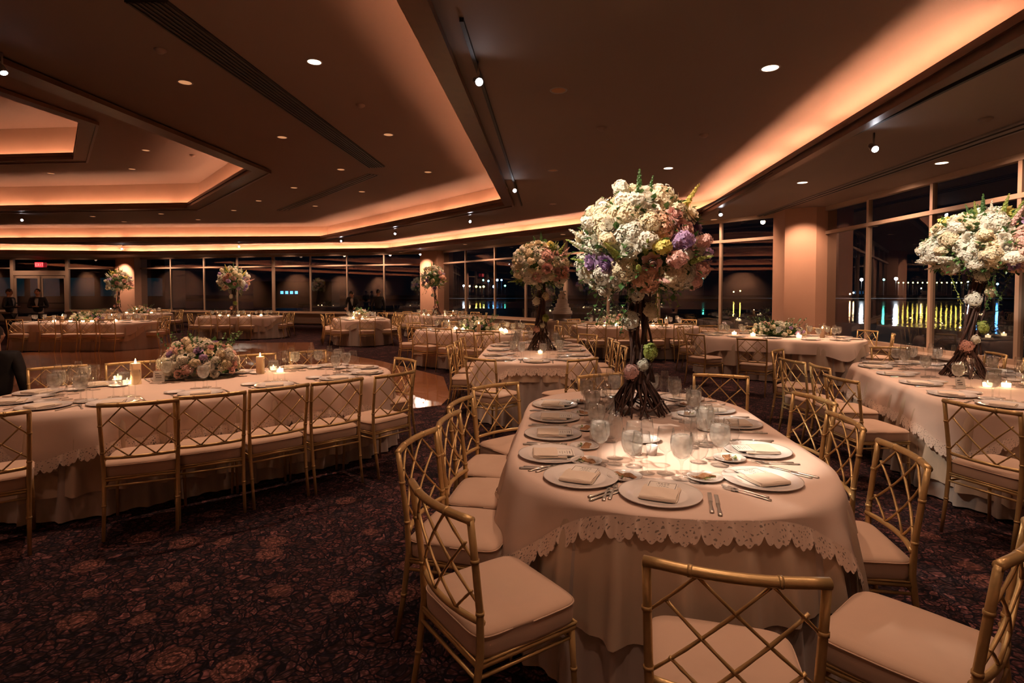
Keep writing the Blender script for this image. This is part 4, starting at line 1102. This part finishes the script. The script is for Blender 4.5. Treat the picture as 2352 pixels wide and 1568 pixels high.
# ---------------------------------------------------------------- people
def skin_mesh(joints, edges, mat_, name, parent, sub=2, root=0):
    me = bpy.data.meshes.new(name); me.from_pydata([Vector(j[:3]) for j in joints], edges, []); o = link(name, me, mat_, parent)
    sk = o.modifiers.new('skin', 'SKIN'); o.modifiers.new('sub', 'SUBSURF').levels = sub; o.modifiers['sub'].render_levels = sub
    for v, j in zip(me.skin_vertices[0].data, joints):
        v.radius = (j[3], j[4] if len(j) > 4 else j[3])
    me.skin_vertices[0].data[root].use_root = True
    dg = bpy.context.evaluated_depsgraph_get(); em = bpy.data.meshes.new_from_object(o.evaluated_get(dg)); o.modifiers.clear(); o.data = em
    for p in em.polygons: p.use_smooth = True
    if not em.materials: em.materials.append(mat_)
    return o
def person(loc, rz, label, lean=0, arms='down', seated=False, head=0):
    t = empty('person', loc, rz, label, 'person', 'people in dark suits')
    # faces local -Y
    sl, cl = math.sin(lean), math.cos(lean)
    hz = .48 if seated else .93
    def up(x, y, z): return (x, y*cl-(z)*sl, hz+z*cl+y*sl*0)
    J = []; E_ = []
    def add(p, r, par=None, r2=None):
        J.append((p[0], p[1], p[2], r, r2 or r)); i = len(J)-1
        if par is not None: E_.append((par, i))
        return i
    pel = add(up(0, 0, .02), .15, None, .11); wai = add(up(0, 0, .18), .135, pel, .10); ch = add(up(0, 0, .38), .165, wai, .12); nk = add(up(0, 0, .52), .075, ch)
    hands = []
    for s in (-1, 1):
        sh = add(up(s*.175, 0, .47), .07, ch); 
        if arms == 'table': el = add(up(s*.24, -.10, .24), .048, sh); wr = add(up(s*.17, -.36, .12), .034, el); hd = up(s*.16, -.44, .09)
        elif arms == 'folded': el = add(up(s*.25, .02, .20), .05, sh); wr = add(up(s*.06, -.22, .22), .036, el); hd = up(s*-.02, -.24, .23)
        else: el = add(up(s*.235, .03, .20), .05, sh); wr = add(up(s*.23, -.05, -.03), .036, el); hd = up(s*.23, -.07, -.12)
        hands.append((J[wr][:3], hd))
    jk = skin_mesh(J, E_, M['black'], 'suit_jacket', t)
    J.clear(); E_.clear(); pl = add(up(0, 0, .0), .135, None, .11)
    for s in (-1, 1):
        hp = add((s*.09, 0, hz-.08), .092, pl)
        if seated: kn = add((s*.12, -.42, .50), .07, hp); an = add((s*.12, -.40, .12), .05, kn); ft = add((s*.12, -.52, .05), .045, an)
        else: kn = add((s*.10, -.01, .50), .068, hp); an = add((s*.10, .02, .12), .05, kn); ft = add((s*.11, -.12, .045), .042, an)
    skin_mesh(J, E_, M['black'], 'trousers', t)
    # head, neck and hands as one body mesh
    hc = Vector(up(0, -.01, .68)); hc.y -= head*.06; hc.z -= head*.03
    bm = bmesh.new(); bmesh.ops.create_uvsphere(bm, u_segments=20, v_segments=14, radius=1)
    for v in bm.verts:
        x, y, z = v.co; jaw = 1-.28*max(0, -z)**1.3
        v.co = Vector((x*.075*jaw, y*.095*(1-.12*max(0, -z)), z*.115))
        if y < -.5 and abs(x) < .25 and -.35 < z < .15: v.co.y -= .016*(1-abs(x)/.25)*(1 if z < 0 else .5)      # nose
        if y < -.5 and .15 < abs(x) < .55 and .0 < z < .3: v.co.y += .009                                         # eye sockets
        if abs(x) > .93 and abs(z) < .3: v.co.x *= 1.16                                                           # ears
    rm = Matrix.Rotation(lean*.9+head*.4, 4, 'X') if True else None
    bmesh.ops.transform(bm, matrix=Matrix.Translation(hc) @ rm, verts=bm.verts)
    n = Vector(J[0][:3]); tube(bm, [Vector(up(0, 0, .47)), hc-Vector((0, -.02, .05))], [.058, .052], 10)
    for (w_, h_) in hands:
        w_, h_ = Vector(w_), Vector(h_); d = (h_-w_).normalized(); sd = d.cross(Vector((0, 0, 1))); sd = Vector((1, 0, 0)) if sd.length < .3 else sd.normalized()
        tube(bm, [w_-d*.02, w_+d*.03, w_+d*.08], [.026, .030, .036], 8, squash=.6)
        for f, ln in enumerate((.055, .068, .073, .062)):
            b = w_+d*.08+sd*(f-1.5)*.018; dn = Vector((0, 0, -.012)); tube(bm, [b, b+d*ln*.5, b+d*ln+dn], [.0088, .008, .0065], 6)
        b = w_+d*.035+sd*.028; tube(bm, [b, b+d*.03+sd*.02, b+d*.055+sd*.026], [.010, .009, .007], 6)
    obj('body', bm, M['skin'], t)
    bm = bmesh.new(); bmesh.ops.create_uvsphere(bm, u_segments=16, v_segments=10, radius=1)
    bmesh.ops.delete(bm, geom=[v for v in bm.verts if v.co.z < -.05-.35*v.co.y*-1 and v.co.y < .2 or v.co.z < -.55], context='VERTS')
    for v in bm.verts: v.co = Vector((v.co.x*.082, v.co.y*.100+.010, v.co.z*.118+.010))
    bmesh.ops.transform(bm, matrix=Matrix.Translation(hc) @ rm, verts=bm.verts); obj('hair', bm, M['hair'], t)
    bm = bmesh.new(); a = Vector(up(0, -.118, .20)); b = Vector(up(0, -.125, .40)); c_ = Vector(up(0, -.085, .50))
    vs = [bm.verts.new(q) for q in (a+Vector((-.012, 0, 0)), a+Vector((.012, 0, 0)), b+Vector((.055, .0, 0)), c_+Vector((.045, .0, 0)), c_+Vector((-.045, .0, 0)), b+Vector((-.055, .0, 0)))]
    f = bm.faces.new(vs); bmesh.ops.solidify(bm, geom=[f], thickness=.012); obj('shirt_front', bm, M['shirt'], t, smooth=False)
    bm = bmesh.new(); q = c_+Vector((0, -.02, -.01))
    for s in (-1, 1): tube(bm, [q, q+Vector((s*.045, 0, .0))], [.006, .020], 6, squash=.5)
    obj('bow_tie', bm, M['black'], t)
    return t
person((-5.95, 21.1, 0), 0, 'waiter in black tuxedo and bow tie leaning over the table', lean=.30, arms='table', head=1)
person((-5.15, 21.6, 0), PI, 'person in black suit with back turned, right of the waiter', lean=.05)
person((-15.45, 18.3, 0), R(25), 'man in dark jacket with white shirt front near the glass doors', arms='folded')
person((-16.2, 18.1, 0), R(100), 'man in black suit seen from the side at far left', arms='folded')
person((-5.30, 5.75, 0), R(200), 'dark-suited figure cut off by the left edge behind the left candle table', seated=True, lean=-.05)

# ---------------------------------------------------------------- exit sign, detectors
bm = bmesh.new(); ps = un(96, 593, 3.2); dd = Vector((hit(96, pc, pd).x, hit(96, pc, pd).y-.12))
es = empty('exit_sign', (dd.x, dd.y, 3.12), 0, 'red glowing exit sign above the double glass doors', 'exit sign')
box(bm, (0, 0, 0), (.42, .06, .26), 0, .01); obj('housing', bm, M['exit'], es, smooth=False)
bm = bmesh.new()
def strokes(bm, s, x0, z0, h):
    w = h*.55; t = h*.16
    G = {'E': [((0, 0), (0, 1)), ((0, 0), (1, 0)), ((0, .5), (.8, .5)), ((0, 1), (1, 1))], 'X': [((0, 0), (1, 1)), ((0, 1), (1, 0))], 'I': [((.5, 0), (.5, 1))], 'T': [((0, 1), (1, 1)), ((.5, 0), (.5, 1))]}
    for ch in s:
        for a, b in G[ch]: tube(bm, [(x0+a[0]*w, -.034, z0+a[1]*h), (x0+b[0]*w, -.034, z0+b[1]*h)], t/2, 4)
        x0 += w+h*.22
strokes(bm, 'EXIT', -.155, -.07, .14); obj('lettering', bm, M['exit_txt'], es, smooth=False)
for i, (px_, py_, z) in enumerate(((1617, 309, Z2), (828, 241, Z3), (442, 356, Z4), (1382, 293, Z2), (2264, 272, Z1), (368, 114, Z3))):
    p = un(px_, py_, z); bm = bmesh.new(); lathe(bm, [(0, -.045), (.03, -.043), (.045, -.03), (.065, -.015), (.068, 0)], 20)
    o = obj('smoke_detector', bm, M['soffit'], loc=(p.x, p.y, z)); tag(o, ['round smoke detector on the outer ceiling left of the right cove', 'round smoke detector on the middle ceiling near the central cove', 'round smoke detector on the inner ceiling near its corner', 'flat round detector behind the large flower tree on the ceiling', 'round smoke detector on the soffit above the river windows', 'round detector on the dark ceiling left of the long diffuser'][i], 'smoke detector')

# ---------------------------------------------------------------- lights
def lamp(kind, name, loc, power, col, **kw):
    d = bpy.data.lights.new(name, kind); d.energy = power; d.color = col
    for k, v in kw.items(): setattr(d, k, v)
    o = bpy.data.objects.new(name, d); C.objects.link(o); o.location = loc; return o
def aim(o, target): o.rotation_euler = (Vector(target)-o.location).to_track_quat('-Z', 'Y').to_euler()
WARM = (1.0, .58, .37); WHITE = (1.0, .80, .62)
K_POOL, K_SPOT, K_CAN = 1.5, 1.0, 1.9
spots = [((1098,187), 3.66, (.85, 3.9, 1.9), 95), ((1182,437), 3.66, (.42, 8.2, 1.9), 150), ((1078,508), 3.66, (3.1, 14.2, 1.0), 60), ((908,535), 3.66, (-4.9, 18.2, .9), 70), ((785,553), 3.66, (-9.8, 19.9, 2.0), 190),
         ((549,566), 3.66, (-9.8, 19.9, 2.0), 190), ((280,571), 3.66, (-15.9, 22.6, 2.0), 190), ((1654,491), 3.32, (5.05, 10.7, .9), 50), ((2007,340), 3.32, (4.6, 5.6, 2.0), 90), ((50,505), 4.2, (-12.4, 16.2, .9), 60), ((5,160), 4.2, (-6.0, 9, 0), 10), ((965,584), 3.3, (-2.75, 20.4, 2.1), 150)]
sn = ['nearest white track spotlight beside the central cove edge', 'white track spotlight at the end of the central track', 'small white spotlight above the middle column windows', 'small spotlight right of centre on the far ceiling band', 'small spotlight above the waiter', 'small spotlight above the far tall-flower table',
      'small spotlight above the left column', 'white spotlight on the soffit right of the large flower tree', 'white cylindrical spotlight on the soffit track at right', 'small white spotlight low on the left ceiling', 'white spotlight at the far left ceiling edge', 'small spotlight just left of the middle column top']
for i, (pp, z, tg, pw) in enumerate(spots):
    p = un(*pp, z); zc = Z1 if z < 3.5 else (Z2 if z < 4 else Z3)
    s = empty('track_spotlight', (p.x, p.y, z), 0, sn[i], 'spotlight', 'track spotlights')
    d = (Vector(tg)-p).normalized(); eye = Vector((-p.x, -p.y, -.4)).normalized(); d2 = (d*.75+eye*.6).normalized()
    bm = bmesh.new(); tube(bm, [(0, 0, zc-z), (0, 0, .02)], .010, 8); obj('stem', bm, M['fixture'], s)
    bm = bmesh.new(); tube(bm, [-d2*.10, -d2*.02, d2*.03, d2*.045], [.030, .042, .045, .047], 16); obj('lamp_head', bm, M['fixture'], s)
    bm = bmesh.new(); tube(bm, [d2*.045, d2*.049], .036, 16); obj('lens', bm, M['spot_lens'], s)
    l = lamp('SPOT', 'spot_beam', p+d2*.07, pw*K_SPOT*4, WHITE, spot_size=R(18 if pw > 100 else 26), spot_blend=.6, shadow_soft_size=.04); aim(l, tg)
# pairs of lamps added above each table to pool light, no ceiling fixture modelled
for k, T in TB.items():
    w = T.c; zc = {'M': Z2, 'L': Z3, 'R': Z1, 'D': Z2, 'O': Z1, 'N': Z1}.get(k, Z2)
    for f in (-.8, .8):
        q = w+T.ax*f
        l = lamp('SPOT', 'down_beam', (q.x, q.y, zc-.05), 95*K_POOL*(1.6 if k in 'GHIJKNEO' else 1.5 if k == 'L' else .7 if (k == 'M' and f < 0) else 1.15), WARM, spot_size=R(95), spot_blend=.9, shadow_soft_size=.07)
for (px_, py_, z, kd) in cans:
    if kd == 2: continue
    p = un(px_, py_, z); lamp('SPOT', 'down_beam', (p.x, p.y, z-.04), (60 if kd == 0 else 28)*K_CAN, WARM, spot_size=R(100), spot_blend=1, shadow_soft_size=.06)
# washers on the columns, then lamps added to brighten the window frames
for x, y, tx, ty, pw in ((5.95, 11.9, 6.6, 12.7, 60), (-4.4, 25.0, -3.9, 25.8, 110), (-20.9, 29.6, -21.0, 30.5, 110)):
    l = lamp('SPOT', 'column_washer', (x, y, Z1-.05), pw*3.2, WARM, spot_size=R(70), spot_blend=.8, shadow_soft_size=.05); aim(l, (tx, ty, 2.2))
for A_, B_, n_ in (((5.9, 12.6), (-4.2, 25.2), 6), ((-5.2, 25.9), (-20.0, 29.8), 6), ((-22, 29.8), (-34, 29), 4), ((6.1, 2), (6.1, 11), 4)):
    a, b = Vector(A_), Vector(B_); nr = Vector((a-b).yx).normalized(); nr.y *= -1
    if nr.dot((a+b)/2) < 0: nr = -nr
    for k in range(n_):
        q = a.lerp(b, (k+.5)/n_); l = lamp('SPOT', 'frame_fill', (q.x, q.y, Z1-.04), 60 if A_[0] == -22 else 115, WARM, spot_size=R(125), spot_blend=.8, shadow_soft_size=.06); aim(l, (q.x+nr.x*.9, q.y+nr.y*.9, 2.0))
for k in range(8):  # unseen lamps added so the windows reflect lit back and left walls
    l = lamp('SPOT', 'wall_fill', (-32+k*5.2, -7.6, Z1-.05), 420, WARM, spot_size=R(110), spot_blend=.8, shadow_soft_size=.06); aim(l, (-32+k*5.2, -9, 1.8))
for k in range(6):
    l = lamp('SPOT', 'wall_fill', (-34.4, -4+k*6, Z1-.05), 420, WARM, spot_size=R(110), spot_blend=.8, shadow_soft_size=.06); aim(l, (-36, -4+k*6, 1.8))
for i, (x, y, z, pw) in enumerate(((-3.4, 2.8, Z3, 50), (-1.6, .3, Z3, 30), (1.2, -.6, Z2, 30), (2.2, 1.9, Z2, 50), (5.2, 3.0, Z1, 60), (-8, 12, Z3, 130), (-5, 14.5, Z3, 110), (-3.5, 10, Z3, 100), (.3, .8, Z2, 50))):
    lamp('SPOT', 'down_beam', (x, y, z-.04), pw*1.2, WARM, spot_size=R(100), spot_blend=1, shadow_soft_size=.06)  # extra lamps without fixtures, added to brighten the foreground and dance floor
# key beams added without fixtures: front-table light pool, then two flower trees
l = lamp('SPOT', 'spot_beam', (-1.3, 2.3, 3.75), 900, WHITE, spot_size=R(15), spot_blend=.5, shadow_soft_size=.03); aim(l, (.98, 2.85, .77))
l = lamp('SPOT', 'spot_beam', (-1.0, 2.6, 3.7), 480, (1, .86, .70), spot_size=R(26), spot_blend=.6, shadow_soft_size=.04); aim(l, (.80, 3.8, 1.95))
l = lamp('SPOT', 'spot_beam', (2.3, 3.6, 3.7), 620, (1, .86, .70), spot_size=R(26), spot_blend=.6, shadow_soft_size=.04); aim(l, (4.5, 5.5, 2.05))
for p, pw in LIGHTS: lamp('POINT', 'candle_light', p, pw, (1, .55, .22), shadow_soft_size=.012)

# ---------------------------------------------------------------- night outside
bm = bmesh.new(); prism(bm, [(-90, -30), (20, -30), (20, 30), (8, 62), (-90, 62)], -2.5, -.12); o = obj('exterior_plaza', bm, M['dark_ground'], smooth=False); o['kind'] = 'structure'
bm = bmesh.new(); poly(bm, [(-700, -200), (900, -200), (900, 700), (-700, 700)], -2.4); o = obj('exterior_water', bm, M['river'], smooth=False); o['kind'] = 'structure'
bm = bmesh.new(); prism(bm, [(-700, 303), (900, 303), (900, 690), (-700, 690)], -3, -1.6); o = obj('exterior_far_shore', bm, M['dark_ground'], smooth=False); o['kind'] = 'structure'
LM = {'w': emat('white_street_light', (.8, .9, 1), 900), 'y': emat('yellow_street_light', (1, .75, .12), 80), 'b': emat('blue_street_light', (.10, .40, 1), 160), 'g': emat('green_street_light', (.1, .8, .6), 100), 'v': emat('warm_street_light', (1, .6, .3), 120)}
fl = [(1978,642,'w',.75),(2057,640,'w',.8),(2222,646,'w',.5),(2240,648,'b',.7),(2029,642,'g',.5),(1065,656,'w',.45),(1079,657,'v',.4),(1094,658,'y',.5),(1103,659,'y',.4),(1111,658,'y',.5),(1122,645,'b',.45),(1134,658,'b',.6),(1142,643,'b',.6),(1152,643,'b',.4),(1160,656,'g',.4),(1110,643,'g',.4),(1615,640,'g',.4),(1803,645,'w',.5),
      (1685,670,'y',.3),(1700,668,'y',.3),(1952,675,'v',.35),(1960,672,'v',.35),(2115,700-38,'v',.3),(2290,652,'b',.5)]
fl += [(2063+int(k*11.1), 649, 'y', .30) for k in range(14)]
fl.sort(key=lambda q: q[0]); seg = defaultdict(int); cn = {'w': 'white', 'y': 'yellow', 'b': 'blue', 'g': 'green', 'v': 'amber'}
for x, y, c, s in fl:
    D = 310; z = EYE+(HOR-y)*D/F; seg[c] += 1
    t = empty('shore_lamp', ((x-1176)/F*D, D, -1.6), 0, 'distant %s lamp on the far shore, %s %s one from the left' % (cn[c], ('number %d' % seg[c]) if seg[c] > len(ORD) else ORD[seg[c]-1], cn[c]), 'street lamp', 'lamps on the far shore')
    bm = bmesh.new(); bmesh.ops.create_icosphere(bm, subdivisions=2, radius=s, matrix=Matrix.Translation((0, 0, z+1.6))); obj('bulb', bm, LM[c], t)
    bm = bmesh.new(); tube(bm, [(0, 0, 0), (0, 0, z+1.6-s)], .03, 4); obj('pole', bm, M['far_build'], t)
# dark pavilion across the plaza with a few lit windows, seen through the far glazing
pv = empty('pavilion', (-60, 59, -.1), R(8), 'long dark pavilion with dim teal glazing across the terrace', 'building')
bm = bmesh.new(); box(bm, (0, 0, 2.6), (46, 5, 5.2)); obj('wall', bm, M['far_build'], pv, smooth=False)
tm = emat('dim_teal_window', (.06, .22, .30), .05)
for k in range(14):
    bm = bmesh.new(); box(bm, (-21.5+k*3.3, -2.53, 2.3), (2.7, .06, 1.9)); obj('window', bm, tm, pv, smooth=False)
bw = empty('harbour_building', (-25.2, 66, 0), 0, 'low dark building with four blue lit windows beyond the terrace', 'building')
bm = bmesh.new(); box(bm, (0, 0, 1.4), (9, 3, 3)); obj('wall', bm, M['far_build'], bw, smooth=False)
bmw = emat('blue_lit_window', (.12, .45, 1), 3)
for k in range(4): bm = bmesh.new(); box(bm, (-1.2+k*.55, -1.52, 1.62), (.32, .04, .32)); obj('window', bm, bmw, bw, smooth=False)

w = bpy.data.worlds.new('night'); bpy.context.scene.world = w; w.use_nodes = True
bg = w.node_tree.nodes['Background']; bg.inputs[0].default_value = (.20, .28, .5, 1); bg.inputs[1].default_value = .006

sc = bpy.context.scene
sc.view_settings.view_transform = 'Standard'; sc.view_settings.look = 'None'; sc.view_settings.gamma = 1; sc.view_settings.use_curve_mapping = False
sc.view_settings.exposure = .16
sc.cycles.use_adaptive_sampling = True; sc.cycles.adaptive_threshold = .035; sc.cycles.max_bounces = 7; sc.cycles.diffuse_bounces = 3; sc.cycles.glossy_bounces = 4; sc.cycles.transparent_max_bounces = 24; sc.cycles.transmission_bounces = 4
sc.cycles.caustics_reflective = False; sc.cycles.caustics_refractive = False; sc.cycles.sample_clamp_indirect = 4; sc.cycles.use_denoising = True
try: sc.cycles.use_light_tree = True
except Exception: pass
